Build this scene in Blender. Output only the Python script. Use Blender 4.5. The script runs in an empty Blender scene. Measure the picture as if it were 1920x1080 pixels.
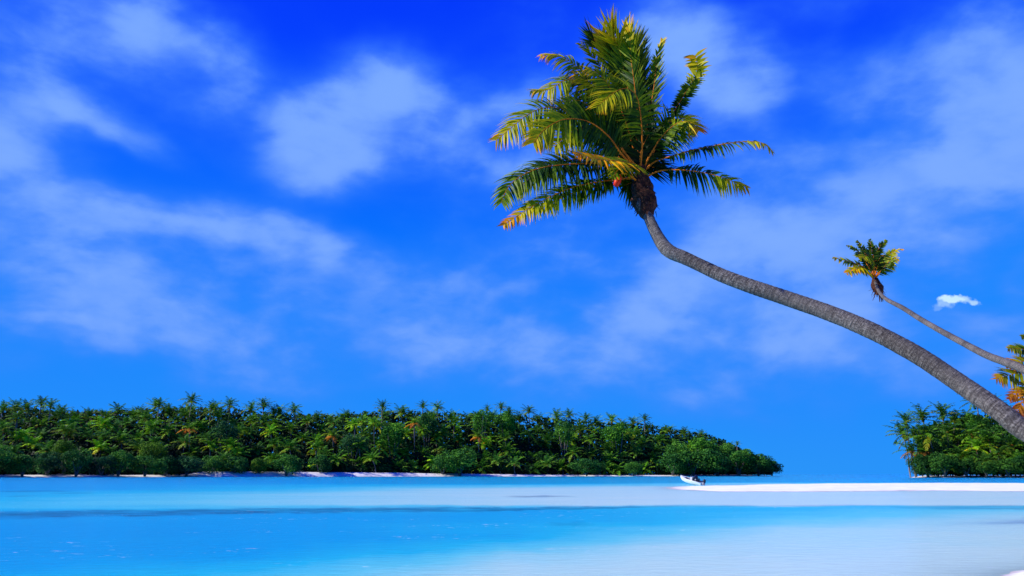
import bpy, math, random
from mathutils import Vector, noise, Matrix
R = math.radians
scene = bpy.context.scene
COL = scene.collection

# ------------------------------------------------------------------ camera
F = 1507.0
CAMH = 1.1
HORIZON = 889.5
PITCH = math.atan((HORIZON - 540) / F)
cam_data = bpy.data.cameras.new('camera')
cam_data.lens = 36 * F / 1920
cam_data.sensor_width = 36
cam_data.clip_start = 0.1
cam_data.clip_end = 30000
cam = bpy.data.objects.new('camera', cam_data)
COL.objects.link(cam)
cam.location = (0, 0, CAMH)
cam.rotation_euler = (math.pi / 2 + PITCH, 0, 0)
scene.camera = cam
UPV = Vector((0, -math.sin(PITCH), math.cos(PITCH)))
FWD = Vector((0, math.cos(PITCH), math.sin(PITCH)))
RGT = Vector((1, 0, 0))


def ray(px, py):
    return (RGT * ((px - 960) / F) + UPV * ((540 - py) / F) + FWD)


def at(px, py, Y):
    d = ray(px, py)
    return Vector((0, 0, CAMH)) + d * (Y / d.y)


def ground(px, py, z=0.0):
    d = ray(px, py)
    return Vector((0, 0, CAMH)) + d * ((z - CAMH) / d.z)


def azel(px, py):
    d = ray(px, py).normalized()
    return math.atan2(d.x, d.y), math.asin(d.z)


# ------------------------------------------------------------------ objects
def props(o, label=None, cat=None, group=None, kind=None):
    if label: o['label'] = label
    if cat: o['category'] = cat
    if group: o['group'] = group
    if kind: o['kind'] = kind
    return o


def empty(name, loc, rz=0.0):
    o = bpy.data.objects.new(name, None)
    COL.objects.link(o)
    o.location = loc
    o.rotation_euler = (0, 0, rz)
    o.empty_display_size = 0.3
    return o


class MB:
    """collects polygons, with a uv pair and an age value per vertex"""
    def __init__(s):
        s.v, s.f, s.uv, s.age = [], [], [], []

    def add(s, p, uv=(0, 0), age=0.0):
        s.v.append((p[0], p[1], p[2])); s.uv.append(uv); s.age.append(age)
        return len(s.v) - 1

    def tube(s, pts, rads, sides=10, age=0.0, cap=True, bump=None):
        n = len(pts)
        L = 0.0
        prev = None
        ref = None
        for i in range(n):
            p = Vector(pts[i])
            t = (Vector(pts[min(i + 1, n - 1)]) - Vector(pts[max(i - 1, 0)]))
            t = t.normalized() if t.length > 1e-9 else Vector((0, 0, 1))
            if ref is None:
                ref = Vector((0, 0, 1)) if abs(t.z) < .9 else Vector((1, 0, 0))
                ref = (ref - t * ref.dot(t)).normalized()
            else:
                ref = (ref - t * ref.dot(t)).normalized()
                L += (p - prev).length
            b = t.cross(ref)
            prev = p
            for k in range(sides):
                a = 2 * math.pi * k / sides
                r = rads[i]
                if bump: r *= bump(L, a)
                q = p + (ref * math.cos(a) + b * math.sin(a)) * r
                s.add(q, (k / sides, L), age)
        base = len(s.v) - n * sides
        for i in range(n - 1):
            for k in range(sides):
                a0 = base + i * sides + k
                a1 = base + i * sides + (k + 1) % sides
                s.f.append((a0, a1, a1 + sides, a0 + sides))
        if cap:
            s.f.append(tuple(base + k for k in range(sides))[::-1])
            s.f.append(tuple(base + (n - 1) * sides + k for k in range(sides)))

    def box(s, c, d, rot=None, age=0.0):
        m = rot if rot is not None else Matrix.Identity(3)
        i0 = len(s.v)
        for x in (-1, 1):
            for y in (-1, 1):
                for z in (-1, 1):
                    s.add(Vector(c) + m @ Vector((x * d[0] / 2, y * d[1] / 2, z * d[2] / 2)), (0, 0), age)
        for q in ((0, 1, 3, 2), (4, 6, 7, 5), (0, 4, 5, 1), (2, 3, 7, 6), (0, 2, 6, 4), (1, 5, 7, 3)):
            s.f.append(tuple(i0 + k for k in q))

    def mesh(s, name, mat, smooth=True):
        me = bpy.data.meshes.new(name)
        me.from_pydata(s.v, [], s.f)
        a = me.attributes.new('age', 'FLOAT', 'POINT')
        a.data.foreach_set('value', s.age)
        ul = me.uv_layers.new(name='UVMap')
        buf = []
        for p in me.polygons:
            us = [s.uv[vi] for vi in p.vertices]
            wrap = max(u[0] for u in us) - min(u[0] for u in us) > .5
            for u in us:
                buf += [u[0] + (1.0 if wrap and u[0] < .5 else 0.0), u[1]]
        ul.data.foreach_set('uv', buf)
        if smooth:
            me.polygons.foreach_set('use_smooth', [True] * len(me.polygons))
        if mat: me.materials.append(mat)
        me.update()
        return me

    def build(s, name, mat, parent=None, smooth=True, loc=(0, 0, 0)):
        o = bpy.data.objects.new(name, s.mesh(name, mat, smooth))
        COL.objects.link(o)
        o.location = loc
        if parent: o.parent = parent
        return o


def catmull(P, n):
    P = [Vector(p) for p in P]
    P = [P[0] * 2 - P[1]] + P + [P[-1] * 2 - P[-2]]
    out = []
    m = len(P) - 3
    for i in range(n):
        u = i / (n - 1) * m
        k = min(int(u), m - 1)
        t = u - k
        a, b, c, d = P[k:k + 4]
        out.append(.5 * ((2 * b) + (-a + c) * t + (2 * a - 5 * b + 4 * c - d) * t * t + (-a + 3 * b - 3 * c + d) * t ** 3))
    # even spacing
    L = [0]
    for i in range(1, n): L.append(L[-1] + (out[i] - out[i - 1]).length)
    res = []
    j = 0
    for i in range(n):
        w = L[-1] * i / (n - 1)
        while j < n - 2 and L[j + 1] < w: j += 1
        seg = max(L[j + 1] - L[j], 1e-9)
        res.append(out[j].lerp(out[j + 1], min(max((w - L[j]) / seg, 0), 1)))
    return res


# ------------------------------------------------------------------ materials
def new_mat(name):
    m = bpy.data.materials.new(name)
    m.use_nodes = True
    nt = m.node_tree
    nt.nodes.clear()
    out = nt.nodes.new('ShaderNodeOutputMaterial')
    return m, nt, out


class NT:
    def __init__(s, nt): s.nt = nt
    def n(s, t, **k):
        x = s.nt.nodes.new(t)
        for a, b in k.items():
            if a.startswith('i_'):
                key = a[2:]
                x.inputs[int(key) if key.isdigit() else key.replace('_', ' ')].default_value = b
            else: setattr(x, a, b)
        return x
    def l(s, a, b): s.nt.links.new(a, b)
    def math(s, op, a, b=None, clamp=False):
        x = s.nt.nodes.new('ShaderNodeMath'); x.operation = op; x.use_clamp = clamp
        for i, q in enumerate((a, b)):
            if q is None: continue
            if isinstance(q, (int, float)): x.inputs[i].default_value = q
            else: s.l(q, x.inputs[i])
        return x.outputs[0]
    def mix(s, fac, a, b, blend='MIX'):
        x = s.nt.nodes.new('ShaderNodeMix'); x.data_type = 'RGBA'; x.blend_type = blend
        for i, q in ((0, fac), (6, a), (7, b)):
            if isinstance(q, (int, float)): x.inputs[i].default_value = q
            elif isinstance(q, tuple): x.inputs[i].default_value = q if len(q) == 4 else q + (1,)
            else: s.l(q, x.inputs[i])
        return x.outputs[2]
    def ramp(s, fac, stops, interp='LINEAR'):
        x = s.nt.nodes.new('ShaderNodeValToRGB')
        x.color_ramp.interpolation = interp
        e = x.color_ramp.elements
        while len(e) > 1: e.remove(e[-1])
        e[0].position = stops[0][0]; e[0].color = tuple(stops[0][1]) + (1,)
        for p, c in stops[1:]:
            q = e.new(p); q.color = tuple(c) + (1,)
        s.l(fac, x.inputs[0])
        return x.outputs[0]
    def noise(s, vec, scale, detail=3, rough=.5, dist=0.0):
        x = s.n('ShaderNodeTexNoise'); x.inputs['Scale'].default_value = scale
        x.inputs['Detail'].default_value = detail; x.inputs['Roughness'].default_value = rough
        x.inputs['Distortion'].default_value = dist
        if vec is not None: s.l(vec, x.inputs['Vector'])
        return x
    def rng(s, v, a, b, c=0.0, d=1.0, smooth=True):
        x = s.nt.nodes.new('ShaderNodeMapRange')
        x.interpolation_type = 'SMOOTHSTEP' if smooth else 'LINEAR'
        s.l(v, x.inputs[0])
        for i, q in enumerate((a, b, c, d)): x.inputs[i + 1].default_value = q
        return x.outputs[0]


def leaf_material(name, stops, trans=0.3, rough=.42, spec=.45, nscale=9.0):
    m, nt, out = new_mat(name)
    N = NT(nt)
    at_ = N.n('ShaderNodeAttribute', attribute_name='age')
    geo = N.n('ShaderNodeNewGeometry')
    no = N.noise(geo.outputs['Position'], nscale, 2)
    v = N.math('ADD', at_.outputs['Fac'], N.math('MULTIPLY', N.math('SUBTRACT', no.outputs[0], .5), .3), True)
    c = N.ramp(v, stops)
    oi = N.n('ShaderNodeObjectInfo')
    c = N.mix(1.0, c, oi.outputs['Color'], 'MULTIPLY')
    p = N.n('ShaderNodeBsdfPrincipled')
    N.l(c, p.inputs['Base Color'])
    p.inputs['Roughness'].default_value = rough
    p.inputs['Specular IOR Level'].default_value = spec
    tr = N.n('ShaderNodeBsdfTranslucent')
    N.l(c, tr.inputs[0])
    ms = N.n('ShaderNodeMixShader'); ms.inputs[0].default_value = trans
    N.l(p.outputs[0], ms.inputs[1]); N.l(tr.outputs[0], ms.inputs[2])
    N.l(ms.outputs[0], out.inputs[0])
    return m


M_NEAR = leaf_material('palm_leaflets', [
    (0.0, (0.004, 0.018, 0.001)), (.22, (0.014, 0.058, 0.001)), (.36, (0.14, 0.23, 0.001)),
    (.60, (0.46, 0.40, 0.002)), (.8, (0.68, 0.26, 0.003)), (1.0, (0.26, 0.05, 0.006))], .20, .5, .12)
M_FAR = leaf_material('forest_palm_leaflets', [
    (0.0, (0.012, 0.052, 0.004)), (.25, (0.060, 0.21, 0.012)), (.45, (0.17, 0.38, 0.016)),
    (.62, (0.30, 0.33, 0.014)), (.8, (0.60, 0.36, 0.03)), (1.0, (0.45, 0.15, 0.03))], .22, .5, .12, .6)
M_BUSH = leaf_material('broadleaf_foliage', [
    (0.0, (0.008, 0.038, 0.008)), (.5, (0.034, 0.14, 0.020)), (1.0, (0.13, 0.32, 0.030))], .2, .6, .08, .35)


def bark_material(name, c1, c2, c3, ring=14.0, long=False):
    m, nt, out = new_mat(name)
    N = NT(nt)
    uv = N.n('ShaderNodeUVMap')
    mp = N.n('ShaderNodeMapping'); mp.inputs['Scale'].default_value = (9.0, 4.2, 1)
    N.l(uv.outputs[0], mp.inputs[0])
    n1 = N.noise(mp.outputs[0], 3.2, 5, .7, .4)
    mp2 = N.n('ShaderNodeMapping'); mp2.inputs['Scale'].default_value = (2.0, ring, 1)
    N.l(uv.outputs[0], mp2.inputs[0])
    n2 = N.noise(mp2.outputs[0], 1.6, 4, .75, .6)
    geo = N.n('ShaderNodeNewGeometry')
    n3 = N.noise(geo.outputs['Position'], 1.0, 4, .6)
    n3b = N.noise(geo.outputs['Position'], .8, 3, .6)
    a = N.rng(n1.outputs[0], .36, .64)
    b = N.rng(n2.outputs[0], .40, .60)
    col = N.mix(a, c1, c2)
    col = N.mix(b, N.mix(.75, col, c3), col)
    col = N.mix(N.rng(n3.outputs[0], .35, .7, 0, .55), col, N.mix(.5, col, c2))
    col = N.mix(N.rng(n3b.outputs[0], .42, .62, 0, .6), col, N.mix(.65, col, c3))
    # pale scars
    n4 = N.noise(mp.outputs[0], 7.0, 2, .5)
    col = N.mix(N.rng(n4.outputs[0], .70, .76, 0, .7), col, (0.5, 0.48, 0.44))
    p = N.n('ShaderNodeBsdfPrincipled')
    N.l(col, p.inputs['Base Color'])
    p.inputs['Roughness'].default_value = .85
    p.inputs['Specular IOR Level'].default_value = .2
    bp = N.n('ShaderNodeBump'); bp.inputs['Strength'].default_value = .9; bp.inputs['Distance'].default_value = .03
    N.l(N.math('ADD', N.math('MULTIPLY', n2.outputs[0], 1.2), n1.outputs[0]), bp.inputs['Height'])
    N.l(bp.outputs[0], p.inputs['Normal'])
    N.l(p.outputs[0], out.inputs[0])
    return m


M_BARK = bark_material('palm_bark', (0.062, 0.052, 0.050), (0.235, 0.215, 0.20), (0.020, 0.016, 0.016))
M_BARK2 = bark_material('far_bark', (0.12, 0.10, 0.09), (0.30, 0.27, 0.25), (0.06, 0.05, 0.045), 3.0)
M_SHEATH = bark_material('palm_fibre', (0.035, 0.010, 0.006), (0.13, 0.045, 0.022), (0.012, 0.004, 0.003), 5.0)


def plain(name, col, rough=.5, spec=.4, nvar=.15, nscale=6.0, metallic=0.0):
    m, nt, out = new_mat(name)
    N = NT(nt)
    tc = N.n('ShaderNodeTexCoord')
    no = N.noise(tc.outputs['Object'], nscale, 4, .6)
    c = N.mix(N.rng(no.outputs[0], .3, .7), tuple(x * (1 - nvar) for x in col), tuple(min(1, x * (1 + nvar)) for x in col))
    p = N.n('ShaderNodeBsdfPrincipled')
    N.l(c, p.inputs['Base Color'])
    p.inputs['Roughness'].default_value = rough
    p.inputs['Specular IOR Level'].default_value = spec
    p.inputs['Metallic'].default_value = metallic
    N.l(p.outputs[0], out.inputs[0])
    return m


M_RIB = plain('frond_midrib', (0.48, 0.13, 0.008), .6, .1, .35, 3)
M_COCO = plain('red_coconut', (0.62, 0.022, 0.004), .5, .2, .2, 12)
M_WHITE = plain('white_gelcoat', (0.58, 0.60, 0.64), .3, .5, .04)
M_NAVY = plain('dark_vinyl', (0.012, 0.016, 0.04), .5, .4, .2)
M_GREY = plain('grey_deck', (0.22, 0.23, 0.27), .6, .3, .15)


def sand_material(name, c1, c2, wet=None):
    m, nt, out = new_mat(name)
    N = NT(nt)
    geo = N.n('ShaderNodeNewGeometry')
    n1 = N.noise(geo.outputs['Position'], .6, 5, .6)
    n2 = N.noise(geo.outputs['Position'], 14, 3, .6)
    c = N.mix(N.rng(n1.outputs[0], .3, .7), c1, c2)
    c = N.mix(N.rng(n2.outputs[0], .62, .72, 0, .25), c, tuple(x * .6 for x in c1))
    if wet:
        sep = N.n('ShaderNodeSeparateXYZ'); N.l(geo.outputs['Position'], sep.inputs[0])
        h = N.math('ADD', sep.outputs[2], N.math('MULTIPLY', N.math('SUBTRACT', n1.outputs[0], .5), .04))
        c = N.mix(N.rng(h, wet[0], wet[1]), wet[2], c)
    p = N.n('ShaderNodeBsdfPrincipled')
    N.l(c, p.inputs['Base Color'])
    p.inputs['Roughness'].default_value = .9
    p.inputs['Specular IOR Level'].default_value = .1
    bp = N.n('ShaderNodeBump'); bp.inputs['Strength'].default_value = .35; bp.inputs['Distance'].default_value = .04
    N.l(n2.outputs[0], bp.inputs['Height']); N.l(bp.outputs[0], p.inputs['Normal'])
    N.l(p.outputs[0], out.inputs[0])
    return m


M_SAND = sand_material('coral_sand', (0.73, 0.73, 0.65), (0.86, 0.86, 0.78), (0.0, .035, (0.50, 0.44, 0.42)))
M_SAND2 = sand_material('island_sand', (0.62, 0.58, 0.54), (0.85, 0.82, 0.77), (0.0, .12, (0.38, 0.34, 0.30)))

# ------------------------------------------------------------------ sky and sun
SUN_AZ, SUN_EL = R(-97), R(33)     # azimuth measured from +Y towards +X
sd = Vector((math.sin(SUN_AZ) * math.cos(SUN_EL), math.cos(SUN_AZ) * math.cos(SUN_EL), math.sin(SUN_EL)))
sl = bpy.data.lights.new('sun', 'SUN')
sl.energy = 5.0
sl.angle = R(.5)
sl.color = (1.0, .955, .87)
so = bpy.data.objects.new('sun', sl)
COL.objects.link(so)
so.rotation_euler = sd.to_track_quat('Z', 'Y').to_euler()
so.location = sd * 50

EXPO = .42
world = bpy.data.worlds.new('World')
scene.world = world
world.use_nodes = True
wt = world.node_tree
wt.nodes.clear()
W = NT(wt)
wout = W.n('ShaderNodeOutputWorld')
tc = W.n('ShaderNodeTexCoord')
DIR = tc.outputs['Generated']
sep = W.n('ShaderNodeSeparateXYZ'); W.l(DIR, sep.inputs[0])
az = W.math('ARCTAN2', sep.outputs[0], sep.outputs[1])
el = W.math('ARCSINE', sep.outputs[2])
comb = W.n('ShaderNodeCombineXYZ'); W.l(az, comb.inputs[0]); W.l(el, comb.inputs[1])
AE = comb.outputs[0]
wn = W.noise(DIR, 3.2, 5, .55)
wsub = W.n('ShaderNodeVectorMath', operation='SUBTRACT'); W.l(wn.outputs['Color'], wsub.inputs[0]); wsub.inputs[1].default_value = (.5, .5, .5)
wsc = W.n('ShaderNodeVectorMath', operation='MULTIPLY'); W.l(wsub.outputs[0], wsc.inputs[0]); wsc.inputs[1].default_value = (.13, .09, 0)
wad = W.n('ShaderNodeVectorMath', operation='ADD'); W.l(AE, wad.inputs[0]); W.l(wsc.outputs[0], wad.inputs[1])
AEW = wad.outputs[0]
wsc2 = W.n('ShaderNodeVectorMath', operation='MULTIPLY'); W.l(wsub.outputs[0], wsc2.inputs[0]); wsc2.inputs[1].default_value = (.05, .05, 0)
wad2 = W.n('ShaderNodeVectorMath', operation='ADD'); W.l(AE, wad2.inputs[0]); W.l(wsc2.outputs[0], wad2.inputs[1])
AEW2 = wad2.outputs[0]

wf = W.noise(DIR, 10.0, 3, .5)
wf1 = W.n('ShaderNodeVectorMath', operation='SUBTRACT'); W.l(wf.outputs['Color'], wf1.inputs[0]); wf1.inputs[1].default_value = (.5, .5, .5)
wf2 = W.n('ShaderNodeVectorMath', operation='MULTIPLY'); W.l(wf1.outputs[0], wf2.inputs[0]); wf2.inputs[1].default_value = (.06, .035, 0)
wf3 = W.n('ShaderNodeVectorMath', operation='ADD'); W.l(AEW2, wf3.inputs[0]); W.l(wf2.outputs[0], wf3.inputs[1])
AEW3 = wf3.outputs[0]

wm1 = W.n('ShaderNodeVectorMath', operation='MULTIPLY'); W.l(wf1.outputs[0], wm1.inputs[0]); wm1.inputs[1].default_value = (.035, .03, 0)
wm2 = W.n('ShaderNodeVectorMath', operation='MULTIPLY'); W.l(wsub.outputs[0], wm2.inputs[0]); wm2.inputs[1].default_value = (.035, .035, 0)
wm3 = W.n('ShaderNodeVectorMath', operation='ADD'); W.l(AE, wm3.inputs[0]); W.l(wm1.outputs[0], wm3.inputs[1])
wm4 = W.n('ShaderNodeVectorMath', operation='ADD'); W.l(wm3.outputs[0], wm4.inputs[0]); W.l(wm2.outputs[0], wm4.inputs[1])
wmid = wm4.outputs[0]


def blobs(vec, items, grow=1.0, gain=1.0):
    acc = None
    for (px, py, rx, ry, rot, amp) in items:
        a, e = azel(px, py)
        sx = abs(azel(px + 40, py)[0] - azel(px - 40, py)[0]) / 80 * rx * grow
        sy = abs(azel(px, py + 40)[1] - azel(px, py - 40)[1]) / 80 * ry * grow
        mp = W.n('ShaderNodeMapping', vector_type='TEXTURE')
        mp.inputs['Location'].default_value = (a, e, 0)
        mp.inputs['Rotation'].default_value = (0, 0, R(-rot))
        mp.inputs['Scale'].default_value = (sx, sy, 1)
        W.l(vec, mp.inputs[0])
        g = W.n('ShaderNodeTexGradient', gradient_type='SPHERICAL')
        W.l(mp.outputs[0], g.inputs[0])
        if py > 600: amp *= 1.7
        v = W.rng(g.outputs['Fac'], 0, .75, 0, amp * gain)
        acc = v if acc is None else W.math('ADD', acc, v)
    return acc


# cloud patches: place in the sky, half sizes, tilt (clockwise), thickness
SOFT = [
    (120, 60, 360, 170, 8, .46), (330, 70, 230, 110, 22, .34), (440, 110, 190, 60, 28, .22), (30, 150, 190, 150, 0, .30),
    (0, 240, 170, 140, 20, .30), (130, 190, 90, 55, 20, .22), (235, 245, 150, 36, 24, .30),
    (-60, 400, 300, 200, 0, .28), (170, 430, 320, 110, 0, .34), (420, 430, 290, 46, 5, .34), (610, 465, 210, 50, 12, .26),
    (240, 510, 440, 150, 0, .34), (520, 560, 380, 110, 0, .28), (200, 620, 420, 50, 0, .14), (840, 590, 170, 130, -20, .22),
    (650, 240, 220, 130, -22, .42), (880, 250, 260, 110, 0, .38), (1000, 190, 190, 160, 0, .26),
    (1330, 150, 190, 150, 15, .36), (1540, 8, 100, 40, 10, .16),
    (1850, 150, 300, 200, -35, .46), (1740, 270, 280, 190, -35, .36), (1900, 330, 220, 200, 0, .30), (1590, 150, 110, 70, 0, .22),
    (1560, 300, 340, 90, 0, .26), (1600, 400, 320, 120, -8, .44), (1470, 470, 330, 150, 0, .40), (1350, 560, 320, 130, 0, .26),
    (1000, 430, 280, 130, -20, .30), (1280, 640, 400, 130, -8, .24), (1150, 680, 220, 70, 0, .14), (1650, 690, 320, 110, -10, .16),
    (1880, 690, 220, 70, -10, .26), (330, 680, 420, 60, 0, .12), (900, 690, 300, 80, 0, .08), (1350, 745, 120, 50, 0, .14), (900, 560, 260, 90, -25, .18), (1050, 640, 260, 60, -10, .16), (700, 640, 200, 50, 0, .16), (1250, 560, 160, 90, -30, .18), (1800, 640, 200, 60, -10, .18), (560, 700, 200, 30, 0, .14), (1500, 620, 260, 60, 0, .16),
    (1915, 525, 45, 40, 0, .4),
]
CORE = [
    (705, 165, 110, 90, -25, .52), (598, 280, 115, 95, 0, .62), (655, 225, 150, 110, -30, .46), (770, 215, 90, 60, 0, .3),
    (1262, 60, 90, 100, 10, .70), (1345, 115, 120, 85, 20, .60), (1390, 160, 70, 70, 0, .4), (1300, 190, 90, 60, 0, .3),
    (20, 310, 110, 75, 35, .46), (0, 270, 80, 60, 0, .2), (150, 432, 60, 24, -8, .26), (262, 385, 40, 26, 0, .26),
    (330, 428, 170, 22, 6, .40), (470, 440, 150, 16, 4, .30), (230, 255, 110, 22, 24, .26), (130, 180, 90, 26, 30, .3), (250, 60, 200, 40, 4, .2), (120, 605, 160, 14, 2, .16), (620, 460, 45, 28, 20, .24), (418, 570, 46, 42, 0, .24), (540, 562, 80, 40, -10, .22),
    (450, 420, 170, 20, 2, .16), (240, 135, 140, 20, 5, .1), (1660, 378, 80, 40, 10, .22), (1850, 120, 180, 110, -35, .20),
    (1900, 230, 120, 150, 0, .18), (1450, 430, 180, 60, -15, .16), (1560, 450, 160, 80, 0, .14), (830, 610, 80, 70, 0, .2),
]
WHITE = [(1790, 561, 32, 10, 0, 1.0), (1776, 570, 18, 16, 0, .55), (1820, 567, 17, 10, 20, .7), (1762, 579, 13, 12, 0, .35)]
soft = blobs(AEW3, SOFT, 1.5, 1.08)
core = blobs(wmid, CORE, 1.42, .95)
wn2 = W.noise(AE, 36.0, 4, .6)
w3 = W.n('ShaderNodeVectorMath', operation='SUBTRACT'); W.l(wn2.outputs['Color'], w3.inputs[0]); w3.inputs[1].default_value = (.5, .5, .5)
w4 = W.n('ShaderNodeVectorMath', operation='MULTIPLY'); W.l(w3.outputs[0], w4.inputs[0]); w4.inputs[1].default_value = (.034, .028, 0)
w5 = W.n('ShaderNodeVectorMath', operation='ADD'); W.l(AE, w5.inputs[0]); W.l(w4.outputs[0], w5.inputs[1])
white = blobs(w5.outputs[0], WHITE)
stretch = W.n('ShaderNodeMapping'); stretch.inputs['Scale'].default_value = (1.0, 1.9, 1); W.l(AEW2, stretch.inputs[0])
fb = W.noise(stretch.outputs[0], 5.5, 5, .5)
fb2 = W.noise(stretch.outputs[0], 2.2, 4, .5)
mod = W.rng(fb.outputs[0], .30, .70, .62, 1.12)
dens = W.math('ADD', W.math('MULTIPLY', soft, mod), W.math('MULTIPLY', core, W.rng(fb.outputs[0], .3, .7, .92, 1.05)))
dens = W.math('ADD', dens, W.math('MULTIPLY', W.rng(fb2.outputs[0], .38, .70, 0, .30), W.rng(fb.outputs[0], .35, .65, .1, 1.0)))
fb3 = W.noise(stretch.outputs[0], 9.0, 5, .5)
fb4 = W.noise(stretch.outputs[0], 22.0, 4, .5)
dens = W.math('MULTIPLY', dens, W.rng(fb3.outputs[0], .30, .70, .70, 1.35))
dens = W.math('MULTIPLY', dens, W.rng(fb4.outputs[0], .30, .70, .94, 1.06))
dens = W.math('SUBTRACT', 1.0, W.math('EXPONENT', W.math('MULTIPLY', W.math('MULTIPLY', dens, W.math('ADD', dens, .45)), -1.05)))
# clear air: physical sky, graded by height to the very deep blue of the picture
sky = W.n('ShaderNodeTexSky', sky_type='NISHITA')
sky.sun_disc = False
sky.sun_elevation = SUN_EL
sky.sun_rotation = SUN_AZ
sky.altitude = 0
sky.air_density = 1.0
sky.dust_density = .3
sky.ozone_density = 3.0
skym = W.mix(1.0, sky.outputs[0], (.1, .1, .1), 'MULTIPLY')
grade = W.ramp(W.rng(el, 0, 1.2, 0, 1, False), [
    (0.0, (0.016, 0.30, .95)), (.06, (0.010, 0.265, .98)), (.16, (0.003, 0.225, 1.0)), (.25, (0.0, 0.155, 1.0)),
    (.33, (0.0, 0.100, 1.0)), (.43, (0.0, 0.050, 1.0)), (.52, (0.0, 0.030, .95)), (1.0, (0.0, .02, .55))])
# bluer-green air towards the right-hand side
rt = W.rng(az, .25, .62, 0, 1)
rt2 = W.math('MULTIPLY', rt, W.rng(el, .50, .28, 0, .5))
grade = W.mix(rt2, grade, (0.006, 0.27, 1.0))
clear = W.mix(.015, grade, skym)
cl = W.ramp(W.rng(dens, 0, 1.2, 0, 1, False), [(0, (.03, .24, 1.0)), (.35, (.06, .265, 1.0)), (.62, (.125, .33, 1.0)), (.86, (.21, .42, 1.0))])
col = W.mix(W.math('MULTIPLY', W.math('MINIMUM', dens, 1.0), 1.0, True), clear, cl)
col = W.mix(W.rng(white, .05, 1.1), col, (.60, .85, 1.0))
bg = W.n('ShaderNodeBackground')
W.l(col, bg.inputs[0])
bg.inputs[1].default_value = 2 ** -EXPO
W.l(bg.outputs[0], wout.inputs[0])
world.cycles.sampling_method = 'MANUAL'
world.cycles.sample_map_resolution = 512

# ------------------------------------------------------------------ lagoon (one sheet to the horizon)
def gy(y):           # metres in front of the beach viewpoint of a waterline row
    return ground(960, y).y


COLS = [
    (0, [(893, 1), (915, .85), (925, .62), (940, .50), (952, .47), (958, .6), (975, .78), (1000, .85), (1050, .78), (1080, .66)]),
    (480, [(893, .95), (903, .85), (915, .55), (928, .28), (945, .26), (951, .4), (966, .74), (1010, .78), (1040, .72), (1065, .55), (1080, .48)]),
    (960, [(893, .95), (905, .8), (911, .34), (918, .06), (945, .05), (951, .4), (960, .64), (1005, .6), (1025, .42), (1045, .2), (1075, .06)]),
    (1200, [(893, .95), (904, .75), (909, .35), (914, .06), (945, .0), (952, .50), (975, .55), (995, .40), (1010, .25), (1030, .10), (1080, .03)]),
    (1440, [(893, 1), (903, .8), (907, .2), (925, 0), (946, 0), (951, .50), (962, .46), (978, .3), (994, .13), (1080, .0)]),
    (1920, [(893, 1), (903, .85), (907, .2), (925, 0), (946, .03), (951, .36), (960, .26), (972, .12), (990, .06), (1060, .0), (1080, 0)]),
]
COLW = [(math.atan((x - 960) / F * 1.0), [(math.log(gy(y)), d) for y, d in c]) for x, c in COLS]


def lerp_tab(tab, v):
    if v >= tab[0][0]: return tab[0][1]
    for (a, da), (b, db) in zip(tab, tab[1:]):
        if v >= b:
            t = (a - v) / (a - b)
            t = t * t * (3 - 2 * t)
            return da + (db - da) * t
    return tab[-1][1]


def col_interp(cols, a, fn):
    if a <= cols[0][0]: return fn(cols[0][1])
    for (a0, c0), (a1, c1) in zip(cols, cols[1:]):
        if a <= a1:
            t = (a - a0) / (a1 - a0)
            return fn(c0) * (1 - t) + fn(c1) * t
    return fn(cols[-1][1])


GRASS = [(math.atan((x - 960) / F), (math.log(gy(y0)), math.log(gy(y1)), amp)) for x, y0, y1, amp in
         [(-300, 962, 980, 1.0), (0, 959, 974, 1.0), (240, 957, 969, 1.0), (480, 953.5, 964, 1.0), (740, 951.5, 961, 1.0), (960, 950.5, 958, 1.0), (1130, 949, 954.5, .95), (1230, 948, 951.5, .45),
          (1400, 947.5, 950.5, .35), (1600, 947, 950, .3), (1750, 947.5, 955, .45), (1920, 947.5, 956, .5), (2300, 947.5, 956, .5)]]
SPOTS = [(1010, 931, 62, 2.0, .5), (90, 921, 60, 1.8, .4), (160, 925, 30, 1.5, .3), (1065, 983, 42, 5, .22), (70, 930, 25, 1.5, .3)]
SPOTW = [(math.atan((x - 960) / F), math.log(gy(y)), rx / F, abs(math.log(gy(y - ry)) - math.log(gy(y + ry))) / 2, a) for x, y, rx, ry, a in SPOTS]

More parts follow.
